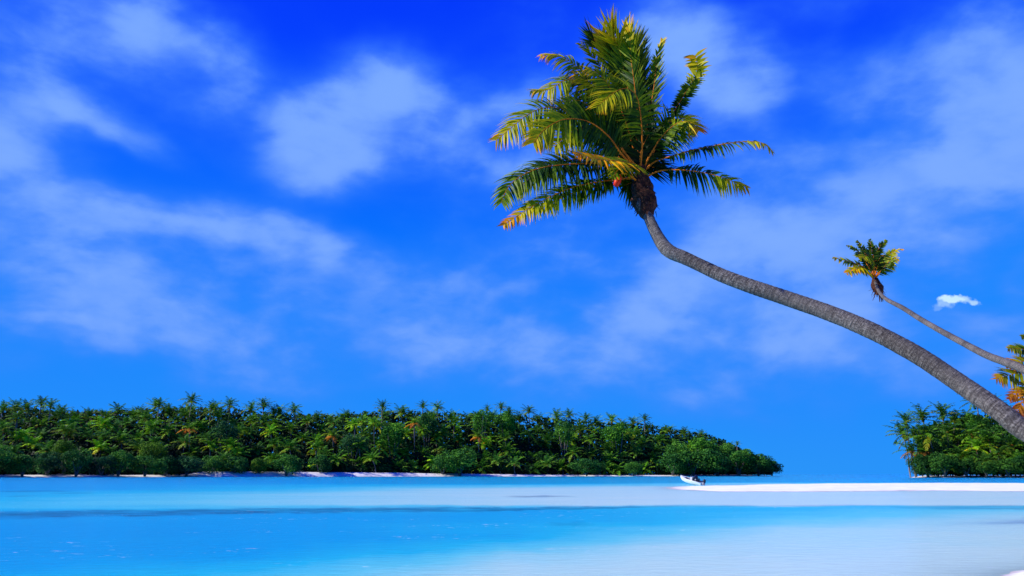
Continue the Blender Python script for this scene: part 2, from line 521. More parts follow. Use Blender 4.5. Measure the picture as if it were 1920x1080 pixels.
azs = [R(-180 + 6 * i) for i in range(22)] + [R(-48 + .3 * i) for i in range(0, 320)] + [R(48 + 6 * i) for i in range(23)]
azs = [a for a in azs if a < R(180)] + [R(180)]
rings = []
r = 1.2
while r < 14: rings.append(r); r *= 1.04
while r < 700: rings.append(r); r *= 1.012
while r < 20000: rings.append(r); r *= 1.15
v, f, dep = [], [], []
for a in azs:
    ca = max(math.cos(a), .35)
    ac = max(min(a, .9), -.9)
    for r in rings:
        x, y = r * math.sin(a), r * math.cos(a)
        v.append((x, y, 0.0))
        ly = math.log(r * ca)
        wob = .05 * noise.noise(Vector((ac * 9, ly * 3, 1.3))) + .018 * noise.noise(Vector((ac * 45, ly * 12, 4.1)))
        d = col_interp(COLW, ac, lambda c: lerp_tab(c, ly + wob))
        g0 = col_interp(GRASS, ac, lambda c: c[0]); g1 = col_interp(GRASS, ac, lambda c: c[1]); ga = col_interp(GRASS, ac, lambda c: c[2])
        lw = ly + .030 * noise.noise(Vector((ac * 60, ly * 20, 7.7))) + .015 * noise.noise(Vector((ac * 14, 0, 3.7)))
        c_, h_ = (g0 + g1) / 2, abs(g0 - g1) / 2
        t = abs(lw - c_) / max(h_, 1e-4)
        g = .9 * ga * max(0, min(1, (1.25 - t) / .6)) * (.72 + .5 * noise.noise(Vector((ac * 25, ly * 30, 9.1))))
        for (sa, sy, srx, sry, am) in SPOTW:
            q = math.hypot((ac - sa) / srx, (lw - sy) / sry)
            if q < 1.2: g = max(g, am * max(0, min(1, (1.2 - q) / .7)))
        tl = max(0, min(1, (ac + .30) / .3)) * max(0, min(1, (.42 - ac) / .15)) * max(0, min(1, (ly - math.log(75)) / .3))
        dep += [d, g, tl, 1.0]
nr = len(rings)
for i in range(len(azs) - 1):
    for j in range(nr - 1):
        a0 = i * nr + j
        f.append((a0, a0 + nr, a0 + nr + 1, a0 + 1)[::-1])
me = bpy.data.meshes.new('water')
me.from_pydata(v, [], f)
ca_ = me.attributes.new('depth', 'FLOAT_COLOR', 'POINT')
ca_.data.foreach_set('color', dep)
me.polygons.foreach_set('use_smooth', [True] * len(me.polygons))
me.update()
water = bpy.data.objects.new('water', me)
COL.objects.link(water)
props(water, 'turquoise and blue lagoon over pale sand, reaching the horizon', 'water', kind='structure')

m, nt, out = new_mat('lagoon_water')
N = NT(nt)
att = N.n('ShaderNodeAttribute', attribute_name='depth')
sp = N.n('ShaderNodeSeparateColor'); N.l(att.outputs['Color'], sp.inputs[0])
geo = N.n('ShaderNodeNewGeometry')
POS = geo.outputs['Position']
mpa = N.n('ShaderNodeMapping'); mpa.inputs['Scale'].default_value = (.35, .9, 1); N.l(POS, mpa.inputs[0])
na = N.noise(mpa.outputs[0], .35, 6, .62, .5)
mpb = N.n('ShaderNodeMapping'); mpb.inputs['Scale'].default_value = (1, 2.2, 1); N.l(POS, mpb.inputs[0])
nb = N.noise(mpb.outputs[0], 1.6, 5, .65, .4)
nc = N.noise(POS, .05, 4, .5, .3)
dd = N.math('ADD', sp.outputs[0], N.math('MULTIPLY', N.math('SUBTRACT', na.outputs[0], .5), .20))
dd = N.math('ADD', dd, N.math('MULTIPLY', N.math('SUBTRACT', nb.outputs[0], .5), .10))
dd = N.math('ADD', dd, N.math('MULTIPLY', N.math('SUBTRACT', nc.outputs[0], .5), .12), True)
c = N.ramp(dd, [(0, (.51, .70, .60)), (.14, (.36, .66, .61)), (.32, (.12, .57, .61)), (.5, (.012, .45, .60)), (.7, (.0, .32, .58)), (1, (0, .25, .55))])
c = N.mix(N.math('MULTIPLY', sp.outputs[2], N.math('MULTIPLY', N.rng(dd, .35, .7), .55)), c, (.0, .30, .36))
gr = N.math('MULTIPLY', sp.outputs[1], N.rng(nb.outputs[0], .30, .55, .55, 1.0))
c = N.mix(gr, c, (.004, .070, .17))
# small broken crests and sun glints, painted in as white flecks
mpc = N.n('ShaderNodeMapping'); mpc.inputs['Scale'].default_value = (.55, 1.3, 1); mpc.inputs['Rotation'].default_value = (0, 0, R(8)); N.l(POS, mpc.inputs[0])
n5 = N.noise(mpc.outputs[0], .42, 2, .5)
n6 = N.noise(mpc.outputs[0], 5.5, 4, .65, .5)
crest_glint = N.math('MULTIPLY', N.rng(n5.outputs[0], .52, .66), N.rng(n6.outputs[0], .62, .69, 0, .9))
c = N.mix(crest_glint, c, (.75, .80, .82))
p = N.n('ShaderNodeBsdfPrincipled')
N.l(c, p.inputs['Base Color'])
p.inputs['Roughness'].default_value = .22
p.inputs['IOR'].default_value = 1.33
p.inputs['Specular IOR Level'].default_value = .10
bp = N.n('ShaderNodeBump'); bp.inputs['Strength'].default_value = .6; bp.inputs['Distance'].default_value = .06
mpd = N.n('ShaderNodeMapping'); mpd.inputs['Scale'].default_value = (1.2, 2.4, 1); mpd.inputs['Rotation'].default_value = (0, 0, R(12)); N.l(POS, mpd.inputs[0])
n7 = N.noise(mpd.outputs[0], 2.2, 6, .62, .6)
N.l(n7.outputs[0], bp.inputs['Height']); N.l(bp.outputs[0], p.inputs['Normal'])
p.subsurface_method = 'BURLEY'
p.inputs['Subsurface Weight'].default_value = 1.0
p.inputs['Subsurface Radius'].default_value = (1, 1, 1)
p.inputs['Subsurface Scale'].default_value = 5.0
N.l(p.outputs[0], out.inputs[0])
water.data.materials.append(m)

# sea floor far below the sheet, so nothing is hollow from the side
sf = MB()
n = 40
for i in range(n + 1):
    for j in range(n + 1):
        sf.add((-9000 + 450 * i, -9000 + 450 * j, -6 + noise.noise(Vector((i * .3, j * .3, 0)))))
for i in range(n):
    for j in range(n):
        a = i * (n + 1) + j
        sf.f.append((a, a + n + 1, a + n + 2, a + 1))
props(sf.build('seabed', M_SAND2), 'pale sandy bottom of the lagoon', 'seabed', kind='structure')

# ------------------------------------------------------------------ sand: spit with the near beach
def strip_mesh(name, mat, inner, outer, hfun, nu, nv, label):
    """a sheet of ground between two shorelines given as functions of u"""
    mb = MB()
    for i in range(nu + 1):
        u = i / nu
        a, b = inner(u), outer(u)
        for j in range(nv + 1):
            w = j / nv
            q = a.lerp(b, w)
            mb.add((q.x, q.y, hfun(u, w, q)))
    for i in range(nu):
        for j in range(nv):
            k = i * (nv + 1) + j
            mb.f.append((k, k + nv + 1, k + nv + 2, k + 1))
    o = mb.build(name, mat)
    return props(o, label, 'beach', kind='structure')


def spit_in(u):
    px = 1222 + u ** 1.25 * (2700 - 1222)
    y = 915.6 + 6.8 * min(1, u * 7) ** .9 if px < 1450 else 922.5
    g = ground(px, y)
    return g


def spit_out(u):
    px = 1222 + u ** 1.25 * (2700 - 1222)
    y = 915.2 - 8.9 * min(1, u * 2.6) ** .62
    g = ground(px, y)
    return g


def spit_h(u, w, q):
    e = min(w, 1 - w) * 2
    k = min(1, u * 5 + .05)
    return -.05 + .19 * k * min(1, e * 2.3) ** .7 + .07 * min(1, u * 6) * noise.noise(Vector((q.x * .16, q.y * .10, 0))) + .025 * noise.noise(q * .7) + .01 * noise.noise(q * 2.5)


strip_mesh('sandbar', M_SAND, spit_in, spit_out, spit_h, 260, 40, 'bright white sand spit across the lagoon under the leaning palms')

# near beach: its edge just enters the bottom right corner, then runs off to the right beyond the frame
EDGE = [Vector((2.2, 3.5, 0)), Vector((3.9, 6.3, 0)), ground(1822, 1084), ground(1935, 1062), Vector((8.3, 11.2, 0)), Vector((10.6, 14.2, 0)), Vector((16.5, 20.5, 0)), Vector((30, 36, 0)), Vector((48, 60, 0))]
ep = catmull(EDGE, 200)


def beach_in(u): return ep[int(u * 199)] + Vector((-.0, .0, 0))
def beach_out(u):
    q = ep[int(u * 199)]
    return q + Vector((26 + 30 * u, -22 - 10 * u, 0))


def beach_h(u, w, q):
    return -.02 + 1.5 * w ** .65 * .9 + .02 * noise.noise(q * 1.5) + .01 * noise.noise(q * 5) - .02 * (w == 0)


strip_mesh('beach', M_SAND, beach_in, beach_out, beach_h, 199, 60, 'near white beach edge in the lower right corner')

# ------------------------------------------------------------------ islands
SHORE = [(-260, 265), (0, 300), (200, 330), (380, 368), (600, 400), (960, 452), (1240, 500), (1462, 530)]
SKYL = [(-260, 758), (0, 752), (60, 750), (100, 757), (200, 757), (290, 750), (340, 748), (430, 752), (540, 760), (620, 764), (700, 756), (790, 757),
        (880, 762), (930, 762), (1000, 768), (1060, 772), (1150, 780), (1210, 784), (1260, 793), (1330, 806), (1370, 822), (1400, 842), (1440, 858), (1465, 886)]
SHORE_R = [(1640, 300), (1720, 288), (1800, 280), (1920, 270), (2300, 240)]
SKYL_R = [(1680, 800), (1700, 770), (1745, 762), (1785, 762), (1820, 770), (1850, 740), (1900, 744), (1960, 735), (2300, 720)]


def tab(t, x):
    if x <= t[0][0]: return t[0][1]
    for (a, b), (c_, d) in zip(t, t[1:]):
        if x <= c_: return b + (d - b) * (x - a) / (c_ - a)
    return t[-1][1]


def shore_pt(px, t, back=0.0):
    Y = tab(t, px) + back
    return Vector(((px - 960) / F / math.cos(PITCH) * Y * .975, Y, 0))


def px_of(p):
    d = Vector(p) - Vector((0, 0, CAMH))
    return 960 + F * d.dot(RGT) / d.dot(FWD), 540 - F * d.dot(UPV) / d.dot(FWD)


def on_land(px, t, back):
    """land point seen at column px, 'back' metres behind the shore"""
    Y = tab(t, px) + back
    q = at(px, HORIZON - 3, Y)
    return Vector((q.x, q.y, 0))


def isl_h(q, w):
    rise = 2.0 if w > 0 else 0
    return min(1, w * 17) ** .8 * 2.0 - .12 + 1.2 * min(1, max(0, w - .1) * 3) + .25 * noise.noise(q * .08) * min(1, w * 8)


def island(t, x0, x1, label, hmul):
    mb = MB()
    nu, nv = 160, 26
    for i in range(nu + 1):
        px = x0 + (x1 - x0) * i / nu
        endt = min(1, (nu - i) / 9 + .02) if t is SHORE else min(1, i / 9 + .02)
        jag = 2.2 * noise.noise(Vector((px * .02, 2, 0))) + 1.0 * noise.noise(Vector((px * .09, 5, 0)))
        for j in range(nv + 1):
            w = (j / nv) ** 1.6
            back = jag * (1 - w) + w * 130 * endt ** .7
            q = on_land(px, t, back)
            ww = min(w, 1 - w)
            mb.add((q.x, q.y, -.12 + (isl_h(q, ww * 1.2) + .12) * endt * hmul(px)))
    for i in range(nu):
        for j in range(nv):
            k = i * (nv + 1) + j
            mb.f.append((k, k + nv + 1, k + nv + 2, k + 1))
    return props(mb.build('island_ground', M_SAND2), label, 'island', kind='structure')


HM = [(-300, .5), (340, .5), (385, 1.25), (520, 1.25), (760, 1.0), (960, .6), (1100, .4), (2400, .4)]
island(SHORE, -280, 1462, 'low white sand shore of the long wooded island', lambda x: tab(HM, x))
island(SHORE_R, 1700, 2350, 'low sand shore of the wooded islet', lambda x: .25)


# ------------------------------------------------------------------ palm parts
def add_leaflets(mb, rach, nside, Lmax, width, t0, normal_fn, droop, fwd0, fwd1, age0, age1, rnd, segs=3, tipage=.25,
                 prof=None, wind=Vector((0, 0, 0)), ragged=0.0, sides=(1, -1), side_len=(1.0, 1.0), taper=2.2):
    n = len(rach)
    for sd_i, sgn in enumerate(sides):
        for k in range(nside):
            t = t0 + (1 - t0) * (k + rnd.random() * .7) / nside
            if ragged and rnd.random() < ragged: continue
            x = t * (n - 1)
            i = min(int(x), n - 2)
            p = rach[i].lerp(rach[i + 1], x - i)
            T = (rach[min(i + 2, n - 1)] - rach[max(i - 1, 0)]).normalized()
            Nn = normal_fn(t, T)
            S = T.cross(Nn).normalized() * sgn
            tt = (t - t0) / (1 - t0)
            pr = prof(tt) if prof else (.55 + .75 * tt * (1 - tt) * 2.0) * (1 - .55 * tt ** 3)
            L = Lmax * pr * (rnd.uniform(.85, 1.12) if taper < 3 or fwd1 < 1.1 else rnd.uniform(.88, 1.0)) * side_len[sd_i]
            fw = fwd0 + (fwd1 - fwd0) * tt + rnd.uniform(-.12, .12)
            if taper > 3:
                gust = noise.noise(Vector((t * 7, sgn * 3.3, age0 * 50 + n * .1 + Lmax * 31)))
                fw += .35 * gust
                if abs(noise.noise(Vector((t * 17, sgn * 5.1, Lmax * 77 + age1 * 19)))) < .03: continue
            d = (S * math.cos(fw) + T * math.sin(fw) + Nn * rnd.uniform(-.08, .16)).normalized()
            if taper > 3: L *= 1.18 if d.z < -.2 else (.86 if d.z > .3 and fwd1 < 1.0 else 1.0)
            ag = age0 + (age1 - age0) * tt ** 2 + rnd.uniform(-.09, .09)
            wv = d.cross(Nn)
            if wv.length < 1e-3: wv = T
            wv = wv.normalized()
            wv = (wv + Nn * rnd.uniform(-.7, .7)).normalized()
            q = p.copy()
            prevs = None
            dr = droop * rnd.uniform(.7, 1.3)
            for s_ in range(segs + 1):
                u = s_ / segs
                hw = width * (.55 + .45 * math.sin(math.pi * min(u * 1.6, 1))) * (1 - u ** taper) * .5 + .0008
                ag2 = min(1, max(0, ag + tipage * u ** 2))
                a = mb.add(q + wv * hw, (0, 0), ag2)
                b = mb.add(q - wv * hw, (0, 0), ag2)
                if prevs: mb.f.append((prevs[0], prevs[1], b, a))
                prevs = (a, b)
                dd_ = (d + Vector((0, 0, -1)) * dr * (u + .5 / segs) + wind * (.3 + u)).normalized()
                q = q + dd_ * (L / segs)


# ---------- distant crowns (a handful of shapes, reused)
def far_crown(seed, skirt=0.0, up=0.0, ragged=0.0):
    rnd = random.Random(seed)
    mb = MB()
    nf = rnd.randint(17, 20)
    for k in range(nf):
        a = k * 2.399 + rnd.uniform(-.3, .3)
        h = (k + .5) / nf
        e = R(-30 + 112 * h ** .85) + rnd.uniform(-.15, .15) + up
        e = min(e, R(86))
        L = rnd.uniform(3.7, 4.9) * (1.0 if h < .8 else .85)
        bend = rnd.uniform(.5, 1.05) if h > .25 else rnd.uniform(.4, .75)
        pts = [Vector((0, 0, 0))]
        ee = e
        q = Vector((0, 0, 0))
        wx = -.14
        for s_ in range(7):
            q = q + Vector((math.cos(a) * math.cos(ee) + wx * s_ * .1, math.sin(a) * math.cos(ee), math.sin(ee))).normalized() * (L / 7)
            pts.append(q.copy())
            ee -= bend / 7 * (1 + .5 * s_ / 3)
            ee = max(ee, R(-84))
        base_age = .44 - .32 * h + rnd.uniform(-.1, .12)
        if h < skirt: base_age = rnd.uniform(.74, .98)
        mb.tube(pts, [.055 * (1 - .75 * i / 7) for i in range(8)], 3, min(1, base_age + .22), cap=False)

        def nf_(t, T, a=a):
            Z = Vector((0, 0, 1))
            v_ = Z - T * Z.dot(T)
            if v_.length < .15: v_ = Vector((-math.cos(a), -math.sin(a), .2))
            return v_.normalized()
        add_leaflets(mb, pts, 15, 1.2, .27, .08, nf_, .95, .35, .8, base_age, base_age + .12, rnd, 2, .10, ragged=ragged)
    # heart of the crown, nuts and old fibre
    mb.tube([(0, 0, -.9), (0, 0, -.3), (0, 0, .3)], [.22, .34, .2], 7, .95)
    for k in range(6):
        a = k * 1.05
        mb.tube([(math.cos(a) * .3, math.sin(a) * .3, -.45), (math.cos(a) * .38, math.sin(a) * .38, -.3), (math.cos(a) * .3, math.sin(a) * .3, -.1)], [.05, .15, .05], 6, .66)
    return mb.mesh('palm_crown', M_FAR)


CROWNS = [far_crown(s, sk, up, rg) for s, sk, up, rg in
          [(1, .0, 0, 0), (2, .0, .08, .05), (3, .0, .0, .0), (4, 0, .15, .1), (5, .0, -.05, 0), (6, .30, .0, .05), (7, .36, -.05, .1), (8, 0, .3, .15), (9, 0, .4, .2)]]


def far_trunk(seed):
    rnd = random.Random(seed)
    mb = MB()
    c1, c2 = rnd.uniform(-.6, .6), rnd.uniform(-.6, .6)
    pts = [(c1 * 1.2 * math.sin(u * 3.1), c2 * math.sin(u * 3.1), u) for u in [i / 8 for i in range(9)]]
    mb.tube(pts, [.26 - .1 * min(1, i / 3) for i in range(9)], 7)
    me_ = mb.mesh('palm_trunk', M_BARK2)
    return me_


TRUNKS = [far_trunk(s) for s in range(5)]


# ---------- broadleaf crowns
def bush_mesh(seed, flat=1.0, nleaf=3400, down=.95):
    rnd = random.Random(seed)
    mb = MB()
    lobes = []
    for k in range(20):
        a = rnd.uniform(0, 2 * math.pi)
        e = math.asin(rnd.uniform(-.85, .98))
        rr = rnd.uniform(.45, .74)
        lobes.append((Vector((math.cos(a) * math.cos(e) * rr, math.sin(a) * math.cos(e) * rr, math.sin(e) * rr * down)), rnd.uniform(.24, .42), rnd.uniform(-.25, .3)))
    lobes.append((Vector((0, 0, 0)), .6, 0))
    for i in range(nleaf):
        c_, rad, tint = lobes[int(rnd.random() ** 1.1 * len(lobes))]
        d = Vector((rnd.gauss(0, 1), rnd.gauss(0, 1), rnd.gauss(0, 1) + .35)).normalized()
        p = c_ + d * rad * rnd.uniform(.72, 1.08)
        nrm = (d + Vector((rnd.gauss(0, .5), rnd.gauss(0, .5), rnd.gauss(0, .5)))).normalized()
        a_ = nrm.orthogonal().normalized()
        a_ = Matrix.Rotation(rnd.uniform(0, 6.28), 3, nrm) @ a_
        b_ = nrm.cross(a_)
        s1, s2 = rnd.uniform(.035, .065), rnd.uniform(.022, .04)
        ag = min(1, max(0, .45 + tint + rnd.uniform(-.25, .25)))
        i0 = len(mb.v)
        mb.add(p - a_ * s1, (0, 0), ag); mb.add(p + b_ * s2 + nrm * .008, (0, 0), ag); mb.add(p + a_ * s1, (0, 0), ag); mb.add(p - b_ * s2 + nrm * .008, (0, 0), ag)
        mb.f.append((i0, i0 + 1, i0 + 2, i0 + 3))
    return mb.mesh('tree_crown', M_BUSH, False)


BUSHES = [bush_mesh(20 + s) for s in range(6)]


def bush_trunk(seed):
    rnd = random.Random(seed)
    mb = MB()
    for k in range(5):
        a = k * 1.3 + rnd.uniform(-.3, .3)
        d = Vector((math.cos(a), math.sin(a), 0))
        pts = [Vector((0, 0, -1.15)) + d * .03, Vector((0, 0, -.8)) + d * .10, Vector((0, 0, -.4)) + d * .28, Vector((0, 0, .05)) + d * .5]
        mb.tube(pts, [.07, .05, .035, .015], 6)
    return mb.mesh('tree_trunk', M_BARK2)


BTRUNK = [bush_trunk(s) for s in range(3)]
bush_proto = palm_proto = None


def copy_thing(root):
    r_ = root.copy(); COL.objects.link(r_)
    for ch in root.children:
        c_ = ch.copy(); COL.objects.link(c_); c_.parent = r_
    return r_


def find(o, start):
    for ch in o.children:
        if ch.name.startswith(start): return ch


def make_palm(loc, H, s, rz, crown_i, trunk_i, color, lean, label, group):
    global palm_proto
    if palm_proto is None:
        root = empty('coconut_palm', loc)
        t_ = bpy.data.objects.new('trunk', TRUNKS[trunk_i]); COL.objects.link(t_); t_.parent = root
        c_ = bpy.data.objects.new('crown', CROWNS[crown_i]); COL.objects.link(c_); c_.parent = root
        palm_proto = root
        kids = (t_, c_)
    else:
        root = palm_proto.copy(); COL.objects.link(root)
        kids = []
        for ch in palm_proto.children:
            k = ch.copy(); COL.objects.link(k); k.parent = root
            kids.append(k)
        kids.sort(key=lambda k: 0 if k.name.startswith('trunk') else 1)
        kids[0].data = TRUNKS[trunk_i]; kids[1].data = CROWNS[crown_i]
    root.location = loc
    root.rotation_euler = (0, 0, 0)
    root.scale = (1, 1, 1)
    kids[0].scale = (1.0, 1.0, H)
    kids[0].rotation_euler = (-lean[1] / H, lean[0] / H, 0)
    kids[1].location = (lean[0], lean[1], H)
    kids[1].scale = (s, s, s)
    kids[1].rotation_euler = (-lean[1] / H * .8, lean[0] / H * .8, rz)
    kids[1].color = color
    props(root, label, 'palm tree', group)
    return root


def make_bush(px, py_top, py_mid, halfw_px, t, back, mesh_i, color, label, group, rz=0.0, name='broadleaf_tree', cat='tree'):
    """broadleaf tree: crown centre at (px, py_mid), radius from halfw"""
    global bush_proto
    g = on_land(px, t, back)
    c = at(px, py_mid, g.y)
    rx = halfw_px / F * g.y
    rx *= (1.22 if px > 1240 and t is SHORE else 1.08) if back < 8 else .92
    py_top += rnd.uniform(-5, 5) if px < 900 else 0
    top = at(px, py_top - 3, g.y).z
    low = max(.2, at(px, 2 * py_mid - py_top + 10, g.y).z)
    rz_ = max((top - low) / 2 * 1.08, .9)
    c.z = (top + low) / 2
    if bush_proto is None:
        root = empty(name, g)
        a_ = bpy.data.objects.new('trunk', BTRUNK[0]); COL.objects.link(a_); a_.parent = root
        b_ = bpy.data.objects.new('crown', BUSHES[0]); COL.objects.link(b_); b_.parent = root
        bush_proto = root
        kids = (a_, b_)
    else:
        root = bush_proto.copy(); COL.objects.link(root); root.name = name
        kids = []
        for ch in bush_proto.children:
            k = ch.copy(); COL.objects.link(k); k.parent = root
            kids.append(k)
        kids.sort(key=lambda k: 0 if k.name.startswith('trunk') else 1)
    base_z = .3
    root.location = (g.x, g.y, base_z)
    root.rotation_euler = (0, 0, rz)
    cz = max(c.z - base_z, rz_ * .8)
    kids[1].data = BUSHES[mesh_i % len(BUSHES)]
    kids[1].location = (0, 0, cz)
    kids[1].scale = (rx, rx, rz_)
    kids[1].color = color
    kids[0].data = BTRUNK[mesh_i % 3]
    hz = cz / 1.1
    kids[0].location = (0, 0, hz * 1.15)
    kids[0].scale = (min(rx, hz * 1.5) * .8, min(rx, hz * 1.5) * .8, hz)
    props(root, label, cat, group)
    return root


rnd = random.Random(77)


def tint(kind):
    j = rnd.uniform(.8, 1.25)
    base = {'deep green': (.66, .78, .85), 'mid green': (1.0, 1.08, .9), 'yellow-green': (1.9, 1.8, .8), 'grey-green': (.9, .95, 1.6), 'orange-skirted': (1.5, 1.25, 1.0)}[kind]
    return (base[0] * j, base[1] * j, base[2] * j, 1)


def zone(px):
    return 'left of the island, above shaded shore bushes' if px < 380 else \
        'mid island, above the white beach' if px < 900 else 'right half of the island, towards its point'


ROWS = [  # back, frac lo, frac hi, count, name
    (12, .16, .36, 44, 'low row'),
    (24, .36, .56, 46, 'second row'),
    (38, .56, .74, 50, 'middle tier'),
    (54, .74, .90, 52, 'upper tier'),
    (72, .90, 1.03, 58, 'skyline row'),
]
for ri, (back, lo, hi, cnt, rname) in enumerate(ROWS):
    for i in range(cnt):
        px = -25 + (1400 - (0 if ri < 3 else -5) + 25) * (i + rnd.uniform(.12, .88)) / cnt
        if ri == 0 and (px < 370 or px > 1225): continue
        if ri == 1 and px > 1310: continue
        if ri == 2 and px > 1375: continue
        topy = tab(SKYL, px)
        Y = tab(SHORE, px) + back + rnd.uniform(-5, 5)
        basey = 889
        fr = rnd.uniform(lo, hi)
        if ri == 4 and rnd.random() < .22: fr = rnd.uniform(1.03, 1.09)
        y = basey - (basey - topy) * fr
        s = rnd.uniform(1.25, 1.65) * (1.0 + .0002 * max(0, px))
        if px > 1250: s *= .85
        g = on_land(px, SHORE, back)
        g = at(px, HORIZON - 3, Y)
        ctr = at(px, y + 6 * s, Y)
        H = max(2.6, ctr.z - 1.0 - 1.2 * s)
        if ri == 4:
            kind = rnd.choices(['deep green', 'mid green', 'grey-green'], [6, 2, 2])[0]
            ci = rnd.choice([1, 3, 7, 8, 0, 3])
        else:
            w_ = [3, 5, 4 if px < 900 else 2.5, 3.4, .3 if ri in (1, 2, 3) else .12]
            kind = rnd.choices(['deep green', 'mid green', 'yellow-green', 'grey-green', 'orange-skirted'], w_)[0]
            ci = rnd.choice([0, 1, 2, 3, 4]) if kind != 'orange-skirted' else rnd.choice([5, 6])
        lean = (rnd.uniform(-2.2, 1.2), rnd.uniform(-.8, .8))
        lab = f"{kind} coconut palm in the {rname}, {zone(px)}"
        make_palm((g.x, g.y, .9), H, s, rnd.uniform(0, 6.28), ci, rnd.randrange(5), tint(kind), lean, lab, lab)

# palms that stand out by themselves
for px, py, ci, kind, s, lab in [
    (346, 741, 0, 'deep green', 1.15, 'tallest palm of the long island, round crown clear of the tree line'),
    (385, 756, 3, 'deep green', .9, 'dark palm just right of the tallest palm on the island skyline'),
    (712, 755, 8, 'deep green', 1.1, 'tall dark palm standing above the middle of the island skyline'),
    (789, 755, 7, 'deep green', .95, 'dark upright-fronded palm on the skyline, first of the pair right of the middle'),
    (938, 757, 8, 'deep green', 1.0, 'ragged dark palm rising behind the two bright green broadleaf trees'),
    (912, 761, 7, 'deep green', .8, 'small dark palm just behind the bright green broadleaf tree top'),
    (1212, 778, 3, 'deep green', 1.05, 'palm standing highest over the right half of the island'),
    (1385, 826, 8, 'deep green', .62, 'small palm poking up from the dark bushes near the island point'),
    (285, 750, 3, 'deep green', 1.05, 'dark pointed palm left of the tallest palm on the skyline'),
    (78, 752, 1, 'deep green', 1.0, 'dark tufted palm on the skyline near the left end'),
]:
    Y = tab(SHORE, px) + 60
    g = at(px, HORIZON - 3, Y); ctr = at(px, py + 5, Y)
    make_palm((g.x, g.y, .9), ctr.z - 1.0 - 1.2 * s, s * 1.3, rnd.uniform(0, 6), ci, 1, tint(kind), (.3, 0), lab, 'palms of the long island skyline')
for px, py, ci, lab in [
    (347, 795, 5, 'palm with drooping orange dead fronds below the tallest palm of the island'),
    (773, 785, 6, 'palm with a brown-orange skirt on a bare trunk, middle of the island'),
    (895, 810, 5, 'orange-skirted palm in front of the bright green broadleaf trees'),
    (660, 787, 4, 'yellow palm with a long pale trunk in the middle of the island'),
    (697, 785, 2, 'large yellow-green palm on a straight trunk above the white beach'),
]:
    Y = tab(SHORE, px) + 30
    g = at(px, HORIZON - 3, Y); ctr = at(px, py + 5, Y)
    make_palm((g.x, g.y, .9), ctr.z - 1.9, 1.5, rnd.uniform(0, 6), ci, 2, tint('orange-skirted' if ci > 4 else 'yellow-green'), (.2, 0), lab, 'conspicuous palms of the island front')

